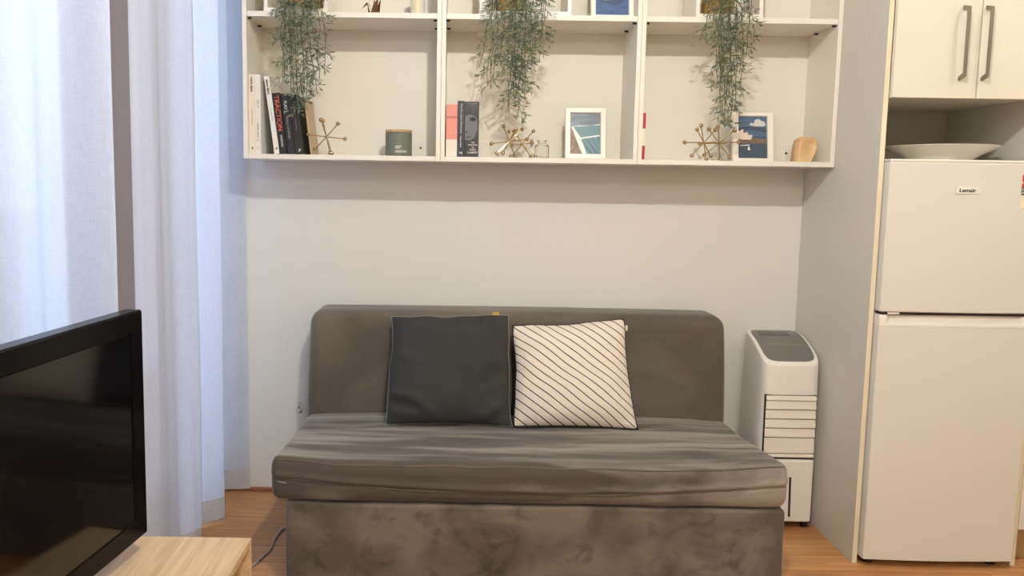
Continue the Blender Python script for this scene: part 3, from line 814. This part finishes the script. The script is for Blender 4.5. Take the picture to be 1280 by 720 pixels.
# pillows
FOLDS = [(-1, -.42, -.45, -.55, .014, .10), (-.5, -.55, -.08, -.98, .016, .09), (-.9, -.62, -.2, -.80, -.012, .08), (.5, .1, 1, .22, .008, .06), (.55, -.1, 1, -.05, -.008, .06),
         (.5, -.45, 1, -.30, .009, .06), (.45, -.95, 1, -.5, .010, .07), (-.7, .82, -.1, .62, .008, .08), (-.95, .3, -.5, .1, .008, .07)]
def pillow(name, TL, TR, BR, BL, T, front, back, label, seed, edge_m, edge_r, wr=.006, jig=1, fold=0):
    TL, TR, BR, BL = map(Vector, (TL, TR, BR, BL)); n = 44
    N = ((TR-TL).cross(TL-BL)).normalized(); N = -N if N.y > 0 else N
    base = (BL+BR)/2
    rt = thing(name, base, label, 'cushion', 'scatter cushions on the sofa')
    def pt(u, v, s):
        k = .045
        uu = u*(1-k*(1-v*v)*u*u); vv = v*(1-k*(1-u*u)*v*v*.8)
        a, b_ = (uu+1)/2, (vv+1)/2
        p = (BL*(1-a)+BR*a)*(1-b_) + (TL*(1-a)+TR*a)*b_
        t = ((1-u**4)*(1-v**4))**.62 * (1-.25*(u*u+v*v)/2)
        w = noise.noise(Vector((u*2.2+seed, v*2.2, s)))*wr + noise.noise(Vector((u*6+seed, v*6+3, s)))*wr*.45*(.4+max(abs(u), abs(v)))
        p = p + (TR-TL).normalized()*jig*(.008*noise.noise(Vector((u*1.5, v*2.5, seed+20)))) + (TL-BL).normalized()*jig*(.010*noise.noise(Vector((u*2.5, v*1.5, seed+31)))*max(0, min(1, v+.9)))
        if fold and s > 0:
            for (u0, v0, u1, v1, aa, ww) in FOLDS:
                L2 = (u1-u0)**2+(v1-v0)**2; h = max(0, min(1, ((u-u0)*(u1-u0)+(v-v0)*(v1-v0))/L2))
                d = math.hypot(u-u0-h*(u1-u0), v-v0-h*(v1-v0)); p = p + N*(aa*math.exp(-(d/ww)**2)*math.sin(PI*min(1, .12+h*.88)))
        return p + N*s*(T*t) + N*(w if t > .02 else 0)*s*min(1, t*4) + N*s*min(1, t*3)*(.007*math.exp(-(1-u)/.35)*noise.noise(Vector((u*2, v*8+seed, 5))) + .006*math.exp(-(1+v)/.3)*noise.noise(Vector((u*7+seed, v*2, 8))) + .006*math.exp(-(1+u)/.4)*noise.noise(Vector((u*3+seed, v*5+u*3, 11)))) + N*jig*.008*noise.noise(Vector((u*1.3, v*1.3, seed)))
    par = [math.sin(PI/2*(-1+2*i/n)) for i in range(n+1)]
    for s, nm, mm in ((1, 'front_panel', front), (-1, 'back_panel', back)):
        bm = bmesh.new(); uvl = bm.loops.layers.uv.new('UVMap')
        g = [[bm.verts.new(pt(u, v, s)) for v in par] for u in par]
        for i in range(n):
            for j in range(n):
                f = bm.faces.new((g[i][j], g[i+1][j], g[i+1][j+1], g[i][j+1]))
                for lp, (a, b_) in zip(f.loops, ((i, j), (i+1, j), (i+1, j+1), (i, j+1))):
                    lp[uvl].uv = ((par[a]+1)/2, (par[b_]+1)/2)
        obj(nm, bm, mm, rt, angle=180, weighted=False)
    bm = bmesh.new(); ring = [(u, -1) for u in par] + [(1, v) for v in par[1:]] + [(u, 1) for u in par[::-1][1:]] + [(-1, v) for v in par[::-1][1:]]
    tube(bm, [pt(u, v, 1) for u, v in ring], edge_r, 6, False)
    obj('piping', bm, edge_m, rt)
    return rt, pt
E_ = 1.3196
def at(x, y0, z, y): return (x*y/y0, y, E_+(z-E_)*y/y0)
p1, f1 = pillow('scatter_cushion', at(-.253, 3.0, .815, 2.965), at(.203, 3.0, .830, 2.965), (.203, 2.835, .437), (-.268, 2.835, .437), .070,
       M['charcoal'], M['charcoal'], 'plain charcoal square cushion leaning on the sofa back', 2.3, M['stitch'], .0013, .010, 1.6, 1)
bm = bmesh.new(); q = f1(.78, 1, 1); poly(bm, [q+Vector((-.014, -.002, -.004)), q+Vector((.012, -.002, -.004)), q+Vector((.012, -.002, .012)), q+Vector((-.014, -.002, .012))], (0, .002, 0)); obj('fabric_tag', bm, M['tag'], p1)
p2, f2 = pillow('scatter_cushion', at(.211, 3.0, .788, 2.955), at(.643, 3.0, .818, 2.965), (.672, 2.828, .437), (.214, 2.828, .440), .068,
       M['stripes'], M['pillow_back'], 'white cushion with thin black diagonal stripes beside the charcoal one', 6.1, M['pillow_back'], .0032, .0045, .6)
bm = bmesh.new(); q = f2(1, .82, 1); poly(bm, [q+Vector((-.002, .004, -.008)), q+Vector((.012, .004, -.008)), q+Vector((.012, .004, .012)), q+Vector((-.002, .004, .012))], (0, .002, 0)); obj('fabric_tag', bm, M['page'], p2)

# wall hook and cable
rt = thing('wall_hook', (-.672, YB, .36), 'small white adhesive hook on the back wall beside the sofa back', 'hook')
bm = bmesh.new(); box(bm, -.682, -.664, YB-.004, YB-.0005, .345, .392, bev=.0015); obj('plate', bm, flat('clear_plastic', (186, 192, 206), .2), rt)
bm = bmesh.new(); tube(bm, [(-.673+.010*math.cos(a), YB-.014, .374+.012*math.sin(a)) for a in [k*2*PI/16 for k in range(17)]], .003, 8, False)
tube(bm, [(-.673, YB-.003, .355), (-.674, YB-.012, .352), (-.676, YB-.018, .358)], .004, 8); obj('ring', bm, M['white_plastic'], rt)
bm = bmesh.new(); tube(bm, catmull([(-.5535, 2.935, .0045), (-.60, 2.925, .0045), (-.658, 2.885, .0045), (-.672, 2.80, .0045), (-.668, 2.71, .0045), (-.682, 2.65, .0045), (-.700, 2.58, .0045), (-.74, 2.47, .0045), (-.77, 2.3, .0045), (-.80, 2.1, .0045)], 8), .004, 8)
tag(obj('power_cable', bm, M['cable']), 'pale grey power cable trailing over the floor from the sofa base', 'cable')

# ------------------------------------------------------------------ television and stand
SX0, SX1, SY0, SY1, SZ = -.925, -.520, .45, 1.916, .42
rt = thing('media_stand', ((SX0+SX1)/2, (SY0+SY1)/2, 0), 'pale oak low media stand with open front under the television', 'stand')
obj('top_board', Box(SX0, SX1, SY0, SY1, SZ-.018, SZ, bev=.001), M['oak'], rt)
obj('end_panel', Box(SX0, SX1, SY1-.018, SY1, 0, SZ-.018, bev=.001), M['oak'], rt)
obj('end_panel', Box(SX0, SX1, SY0, SY0+.018, 0, SZ-.018, bev=.001), M['oak'], rt)
obj('divider', Box(SX0+.01, SX1-.01, 1.17, 1.188, .07, SZ-.018, bev=.001), M['oak'], rt)
obj('bottom_board', Box(SX0+.002, SX1, SY0+.018, SY1-.018, .052, .07, bev=.001), M['oak'], rt)
obj('back_panel', Box(SX0+.002, SX0+.008, SY0+.018, SY1-.018, .07, SZ-.018), M['oak'], rt, smooth=False)
TX, TY0, TY1, TZ0, TZ1, BZ = -.750, .870, 1.831, .470, 1.020, .050
rt = thing('television', (TX-.03, (TY0+TY1)/2, SZ), 'large gloss black flat television on the oak stand', 'television')
bm = bmesh.new()
L = []
for i, x in ((.010, TX-.045), (0, TX-.040), (0, TX-.006), (.004, TX), (BZ-.003, TX), (BZ, TX-.003), (BZ, TX-.008)):
    pts = [(x, TY0+i, TZ0+i), (x, TY1-i, TZ0+i), (x, TY1-i, TZ1-i), (x, TY0+i, TZ1-i)]
    L.append([bm.verts.new(p) for p in pts])
for A, B in zip(L, L[1:]):
    for i in range(4): bm.faces.new((A[i], A[(i+1) % 4], B[(i+1) % 4], B[i]))
bm.faces.new(L[0])
obj('bezel', bm, M['gloss'], rt, angle=30)
obj('screen', Box(TX-.008, TX-.004, TY0+BZ-.001, TY1-BZ+.001, TZ0+BZ-.001, TZ1-BZ+.001), M['screen'], rt, smooth=False)
obj('back_housing', rounded(TX-.070, TX-.044, TY0+.12, TY1-.12, TZ0+.05, TZ1-.10, .015, (4, 8, 8)), M['black'], rt)
bm = bmesh.new(); box(bm, TX-.055, TX-.020, 1.32, 1.38, SZ+.010, TZ0+.06, bev=.006); obj('neck', bm, M['gloss'], rt)
obj('foot', rounded(TX-.15, TX+.07, 1.13, 1.57, SZ+.0003, SZ+.014, .006, (6, 8, 2)), M['gloss'], rt)
ta = -.12; hx, hy = TX, TY1; dx, dy = rt.location.x-hx, rt.location.y-hy
rt.location.x, rt.location.y = hx+dx*math.cos(ta)-dy*math.sin(ta), hy+dx*math.sin(ta)+dy*math.cos(ta); rt.rotation_euler.z = ta

# ------------------------------------------------------------------ kitchen tower
XP, YP, PT = 1.4252, 2.6893, .0165
NX1 = 1.990
rt = thing('kitchen_cabinet', (XP, YP, 0), 'tall cream kitchen cabinet housing the fridge, with two doors above a niche', 'cabinet')
def edged(x0, x1, z0, z1):
    obj('side_panel', Box(x0, x1, YP+.001, YB-.002, z0, z1), M['panel'], rt, smooth=False)
    obj('edge_strip', Box(x0, x1, YP, YP+.001, z0, z1), M['edge'], rt, smooth=False)
edged(XP, XP+PT, .0005, 2.45); edged(NX1, NX1+PT, .0005, 2.45)
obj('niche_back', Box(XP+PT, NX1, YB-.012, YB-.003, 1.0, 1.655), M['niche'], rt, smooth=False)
obj('bottom_board', Box(XP+PT, NX1, YP+.004, YB-.004, 1.655, 1.672, bev=.001), M['door'], rt)
obj('top_board', Box(XP+PT, NX1, YP+.004, YB-.004, 2.43, 2.448, bev=.001), M['door'], rt)
YD = 2.6705
def cdoor(x0, x1, hx):
    d = obj('door', Box(x0, x1, YD, YP-.001, 1.642, 2.44, bev=.0015), M['door'], rt)
    bm = bmesh.new(); w, z0, z1, yf = .0038, 1.703, 1.942, YD-.034
    pts = [(YD, z0-.004), (YD, z0+.010), (yf+.009, z0+.018), (yf+.009, z1-.018), (YD, z1-.010), (YD, z1+.004), (yf, z1-.006), (yf, z0+.006)]
    poly(bm, [(hx-w, y, z) for y, z in pts], (2*w, 0, 0))
    bmesh.ops.bevel(bm, geom=bm.edges[:], offset=.001, segments=2, affect='EDGES')
    obj('handle', bm, M['steel'], d)
cdoor(XP+PT+.0015, 1.7225, 1.662); cdoor(1.7255, NX1+PT-.002, 1.7375)

# base unit beyond the fridge
rt = thing('base_cabinet', (2.10, YP, 0), 'cream base cabinet edge just visible past the fridge', 'cabinet')
obj('carcass', Box(NX1+PT+.001, 2.60, YP+.02, YB-.003, .133, .86, bev=.001), M['door'], rt)
obj('door', Box(NX1+PT+.003, 2.30, YP, YP+.019, .135, .855, bev=.0015), M['door'], rt)
obj('door', Box(2.303, 2.598, YP, YP+.019, .135, .855, bev=.0015), M['door'], rt)
obj('kickboard', Box(NX1+PT+.001, 2.60, YP+.065, YP+.08, .0005, .132), flat('tan_kickboard', (170, 140, 100), .5), rt, smooth=False)
obj('worktop', Box(NX1+PT+.001, 2.62, YP-.02, YB-.002, .861, .895, bev=.003), M['panel'], rt)

# ------------------------------------------------------------------ fridge
FX0, FX1, FY = 1.4455, 1.975, 2.652
rt = thing('fridge', ((FX0+FX1)/2, 2.95, 0), 'white two door fridge freezer inside the kitchen cabinet', 'fridge')
obj('body', Box(FX0+.003, FX1-.003, FY+.052, 3.20, .030, 1.424, bev=.004), M['fridge_trim'], rt)
def fdoor(z0, z1, cutz=None):
    cxm, w = (FX0+FX1)/2, (FX1-FX0)/2
    def f(q):
        b = .009*(1-((q.x-cxm)/w)**2)
        return Vector((q.x, q.y-(b if q.y < FY+.03 else 0), q.z))
    return rounded(FX0, FX1, FY+.006, FY+.050, z0, z1, .005, (18, 2, 10), f)
fz = obj('freezer_door', fdoor(.917, 1.428), M['fridge'], rt)
fd = obj('fridge_door', fdoor(.030, .868), M['fridge'], rt)
cap = obj('door_cap', fdoor(1.4285, 1.4375), M['fridge_trim'], fz)
obj('door_foot', fdoor(.0295, .0395), M['fridge_trim'], fd)
def bulge(x): return FY+.006-.009*(1-((x-(FX0+FX1)/2)/((FX1-FX0)/2))**2)
# recessed grip along the head of the lower door
bm = bmesh.new()
n = 24; rows = []
for k in range(n+1):
    x = FX0+.0005+(FX1-FX0-.001)*k/n
    inn = min(1, max(0, min(x-FX0-.022, FX1-.022-x)/.014))
    yb = bulge(x)
    rows.append([bm.verts.new(p) for p in ((x, yb, .868), (x, yb, .874), (x, yb+.022*inn, .882), (x, yb+.022*inn, .898), (x, yb+.004+.02*inn, .906), (x, FY+.05, .906), (x, FY+.05, .868))])
for A, B in zip(rows, rows[1:]):
    for i in range(7): bm.faces.new((A[i], A[(i+1) % 7], B[(i+1) % 7], B[i]))
bm.faces.new(rows[0]); bm.faces.new(rows[-1][::-1])
obj('grip', bm, M['fridge_trim'], fd, angle=30)
obj('gasket', Box(FX0+.012, FX1-.012, FY+.012, FY+.052, .9065, .9165), M['dark'], rt, smooth=False)
obj('hinge', Box(FX0+.03, FX0+.07, FY+.010, FY+.03, .9085, .9155), M['fridge_trim'], rt, smooth=False)
for x in (FX0+.045, FX1-.045):
    obj('foot', lathe([(0, .0005), (.018, .0005), (.018, .012), (.008, .014), (.008, .0295), (0, .0295)], x, FY+.06, 16), M['black'], rt)
    obj('foot', lathe([(0, .0005), (.018, .0005), (.018, .012), (.008, .014), (.008, .0305), (0, .0305)], x, 3.15, 16), M['black'], rt)
bx = 1.7065
yb = bulge(bx)
bd = obj('badge', Box(bx-.040, bx+.040, yb-.003, yb+.002, 1.3235, 1.347, bev=.0012), flat('badge_silver', (226, 224, 218), .25), fz)
text('lettering', 'Lemair', (bx, yb-.0031, 1.3352), (1, 0, 0), (0, 0, 1), .056, .0125, ink, bd, bold=.025)
# energy label, half out of the picture
ex, ew, ez = 1.921, .0455, 1.262
ys = lambda x: bulge(x)-.0006
def patch(nm, outline, m_, par, lift=0):
    bm = bmesh.new(); poly(bm, [(x, ys(ex)-.0003-lift, z) for x, z in outline], (0, .0008, 0)); return obj(nm, bm, m_, par, smooth=False)
arcp = [(ex+ew*math.cos(a), 1.349+ew*math.sin(a)*1.15) for a in [PI*k/24 for k in range(25)]]
lab = patch('energy_label', arcp + [(ex-ew, ez+.008), (ex+ew, ez+.008)][0:2], flat('label_yellow', (222, 190, 104)), fz)
patch('label_arch', arcp, flat('label_red', (206, 60, 60)), lab, .0006)
patch('label_band', [(ex-ew, 1.322), (ex+ew, 1.322), (ex+ew, 1.349), (ex-ew, 1.349)], ink, lab, .0006)
patch('label_window', [(ex-ew*.78, 1.280), (ex+ew*.78, 1.280), (ex+ew*.78, 1.309), (ex-ew*.78, 1.309)], flat('label_pale', (236, 222, 196)), lab, .0006)
patch('label_strip', [(ex-ew, ez), (ex+ew, ez), (ex+ew, ez+.0075), (ex-ew, ez+.0075)], flat('label_pale', (236, 222, 196)), lab, .0002)
bm = bmesh.new()
for a in (155, 125, 95, 65, 35):
    sx, sz = ex+ew*.74*math.cos(math.radians(a)), 1.347+ew*.86*math.sin(math.radians(a))
    poly(bm, [(sx+(.0062 if j % 2 == 0 else .0026)*math.cos(PI/2+j*PI/5), ys(ex)-.0016, sz+(.0062 if j % 2 == 0 else .0026)*math.sin(PI/2+j*PI/5)) for j in range(10)], (0, .0006, 0))
obj('label_stars', bm, pale, lab, smooth=False)
text('lettering', 'ENERGY', (ex, ys(ex)-.0012, 1.341), (1, 0, 0), (0, 0, 1), .056, .0085, pale, lab)
text('lettering', 'RATING', (ex, ys(ex)-.0012, 1.329), (1, 0, 0), (0, 0, 1), .056, .0085, pale, lab)

# platter on the fridge
cx, cy, z0 = 1.755, 2.90, 1.4245
bm = lathe([(0, z0), (.098, z0), (.104, z0+.004), (.106, z0+.022), (.130, z0+.038), (.186, z0+.066), (.188, z0+.070), (.185, z0+.071), (.128, z0+.045), (.100, z0+.028), (0, z0+.022)], cx, cy, 56)
rt = thing('platter', (cx, cy, z0), 'wide white ceramic platter lying on top of the fridge', 'platter')
obj('dish', bm, M['ceramic'], rt, angle=50)
bm = lathe([(.104, z0+.006), (.1075, z0+.009), (.105, z0+.012)], cx, cy, 56); obj('foot_ring', bm, M['ceramic'], rt)

# ------------------------------------------------------------------ air cooler
KX0, KX1, KY0, KY1 = 1.178, 1.413, 2.962, 3.232
kcx, kcy, khw, khd = (KX0+KX1)/2, (KY0+KY1)/2, (KX1-KX0)/2, (KY1-KY0)/2
rt = thing('air_cooler', (kcx, kcy, 0), 'white portable air cooler between the sofa and the kitchen panel', 'air cooler')
def sq(k, n=48, e=.17):
    a = 2*PI*k/n
    c, s = math.cos(a), math.sin(a)
    return math.copysign(abs(c)**(e*2), c), math.copysign(abs(s)**(e*2), s)
def ztop(v):      # v -1 front .. 1 back
    t = (v+1)/2
    return .655 + .090*math.sin(t*PI/2)**.9
def kp(u, v, z):
    b = min(1, max(0, (z-.35)/.38))
    return Vector((kcx+.008*b*(v+1)/2*1 + u*khw*(1-.045*b), kcy+v*khd, z))
bm = bmesh.new(); n = 64; rings = []
levels = [0, .004, .02, .1, .25, .4, .55, .7, .85, .95]
for t in levels:
    s = 1 - .05*(1-min(1, t/.02))**2
    rings.append([bm.verts.new(kp(*[c*s for c in sq(k, n)], .030+(ztop(sq(k, n)[1])-.030)*t)) for k in range(n)])
for s, dz in ((.995, -.006), (.975, 0), (.94, .002), (.90, .002)):
    rings.append([bm.verts.new(kp(*[c*s for c in sq(k, n)], ztop(sq(k, n)[1]*s)+dz)) for k in range(n)])
for A, B in zip(rings, rings[1:]):
    for k in range(n): bm.faces.new((A[k], A[(k+1) % n], B[(k+1) % n], B[k]))
bm.faces.new(rings[0][::-1])
def topcap(bm, ring, s0, dz):
    prev = ring
    for s in (.75, .5, .25):
        cur = [bm.verts.new(kp(*[c*s*s0 for c in sq(k, n)], ztop(sq(k, n)[1]*s*s0)+dz)) for k in range(n)]
        for k in range(n): bm.faces.new((prev[k], prev[(k+1) % n], cur[(k+1) % n], cur[k]))
        prev = cur
    c = bm.verts.new(kp(0, 0, ztop(0)+dz))
    for k in range(n): bm.faces.new((prev[k], prev[(k+1) % n], c))
topcap(bm, rings[-1], .90, .001)
obj('body', bm, M['white_plastic'], rt, angle=60)
bm = bmesh.new(); s0 = .875
r0 = [bm.verts.new(kp(*[c*s0 for c in sq(k, n)], ztop(sq(k, n)[1]*s0)+.001)) for k in range(n)]
r1 = [bm.verts.new(kp(*[c*s0*.99 for c in sq(k, n)], ztop(sq(k, n)[1]*s0*.99)+.0042)) for k in range(n)]
for k in range(n): bm.faces.new((r0[k], r0[(k+1) % n], r1[(k+1) % n], r1[k]))
topcap(bm, r1, s0*.99, .0042)
cp = obj('control_panel', bm, M['cooler_grey'], rt, angle=60); cp['label'] = 'smooth grey control panel'
def top_patch(nm, u0, u1, v0, v1, m_, par, dz):
    bm = bmesh.new(); N_ = 8
    g = [[bm.verts.new(kp(u0+(u1-u0)*i/N_, v0+(v1-v0)*j/N_, ztop(v0+(v1-v0)*j/N_)+dz)) for j in range(N_+1)] for i in range(N_+1)]
    for i in range(N_):
        for j in range(N_): bm.faces.new((g[i][j], g[i+1][j], g[i+1][j+1], g[i][j+1]))
    r = bmesh.ops.extrude_face_region(bm, geom=bm.faces[:])
    bmesh.ops.translate(bm, verts=[q for q in r['geom'] if isinstance(q, bmesh.types.BMVert)], vec=(0, 0, -.002))
    return obj(nm, bm, m_, par, angle=60)
top_patch('display', -.62, .48, .36, .70, M['display'], cp, .0055)
bm_r = random.Random(4)
for k in range(7): top_patch('button_mark', -.5+k*.16, -.42+k*.16, -.20, -.14, M['mark_grey'], cp, .0048)
fy = KY0 - .001
bm = bmesh.new(); box(bm, 1.1946, 1.3905, fy-.0012, fy+.02, .286, .540); obj('vent_recess', bm, M['dark'], rt, smooth=False)
zs = [.5385, .522, .486, .4495, .413, .3765, .340, .306]
vr = [(.538, .519), (.517, .484), (.481, .447), (.444, .411), (.408, .374), (.371, .310), (.307, .294)]
for a, b_ in vr:
    bm = bmesh.new(); poly(bm, [(1.1955, fy-.002, a), (1.1955, fy-.008, b_+.003), (1.1955, fy-.006, b_), (1.1955, fy+.012, b_), (1.1955, fy+.012, a)], (.193, 0, 0))
    obj('louvre', bm, M['slat'], rt, smooth=False)
bm = bmesh.new(); lp = [(1.293+.016*math.cos(PI+PI*k/10), fy-.0085, .4085+.007*math.sin(PI+PI*k/10)) for k in range(11)]
poly(bm, lp, (0, .004, 0)); obj('louvre_tab', bm, M['white_plastic'], rt, smooth=False)
obj('front_panel', rounded(1.192, 1.392, fy-.0085, fy+.010, .034, .284, .008, (10, 2, 10)), M['white_plastic'], rt)
bm = bmesh.new(); tube(bm, [(1.306, fy-.0095, .058), (1.3025, fy-.0095, .216)], .0042, 8); obj('level_window', bm, M['dark'], rt)
for x in (KX0+.03, KX1-.03):
    for y in (KY0+.03, KY1-.03):
        bm = bmesh.new(); tube(bm, [(x-.010, y, .0135), (x+.010, y, .0135)], .013, 16); box(bm, x-.006, x+.006, y-.006, y+.006, .014, .034)
        obj('castor', bm, M['black'], rt)

# ------------------------------------------------------------------ light
def light(name, typ, loc, power, col, **k):
    l = bpy.data.lights.new(name, typ); l.energy = power; l.color = col
    for a, v in k.items(): setattr(l, a, v)
    o = bpy.data.objects.new(name, l); C.objects.link(o); o.location = loc; return o
WARM = (1, .965, .875)
light('ceiling_lamp', 'POINT', (.29, .97, 2.64), 110, WARM, shadow_soft_size=.03)
light('kitchen_lamp', 'POINT', (2.25, 1.90, 2.60), 13, WARM, shadow_soft_size=.03)
light('rear_fill', 'POINT', (.5, -1.1, 2.58), 56, WARM, shadow_soft_size=.12)  # added fill light behind the camera, not a known fitting of the room
for nm, (y0, y1) in (('daylight', W1), ('daylight', W2)):
    o = light(nm, 'AREA', (XL-WT-.02, (y0+y1)/2, 1.25), 1, (1, 1, 1), shape='RECTANGLE', size=2.4, size_y=y1-y0)
    o.rotation_euler = (0, -PI/2, 0); o.data.cycles.is_portal = True
w = bpy.data.worlds.new('sky'); S.world = w; w.use_nodes = True
bg = w.node_tree.nodes['Background']; bg.inputs['Color'].default_value = (.52, .68, 1, 1); bg.inputs['Strength'].default_value = 4.0

# ------------------------------------------------------------------ camera
f, pitch, roll, yaw, H, pcx, pcy = 976.348, .0995, .0150, -.0037, 1.3196, 570.2, 331.75
cy_, sy_, cp_, sp_ = math.cos(yaw), math.sin(yaw), math.cos(pitch), math.sin(pitch)
fwd = Vector((sy_*cp_, cy_*cp_, -sp_)); rgt = Vector((cy_, -sy_, 0)); up = rgt.cross(fwd)
a = math.cos(roll)*rgt + math.sin(roll)*up; b = -math.sin(roll)*rgt + math.cos(roll)*up
cam = bpy.data.cameras.new('camera'); co = bpy.data.objects.new('camera', cam); C.objects.link(co)
mw = Matrix.Identity(4)
for i in range(3): mw[i][0], mw[i][1], mw[i][2] = a[i], b[i], -fwd[i]
mw[2][3] = H; co.matrix_world = mw
cam.sensor_width = 36; cam.lens = f/1280*36; cam.shift_x = (640-pcx)/1280; cam.shift_y = (pcy-360)/1280
cam.clip_start = .02
S.camera = co
S.cycles.max_bounces = 12; S.cycles.diffuse_bounces = 6; S.cycles.transparent_max_bounces = 12
S.view_settings.view_transform = 'Standard'; S.view_settings.look = 'None'; S.view_settings.gamma = 1
S.view_settings.use_curve_mapping = False; S.view_settings.exposure = 0.0
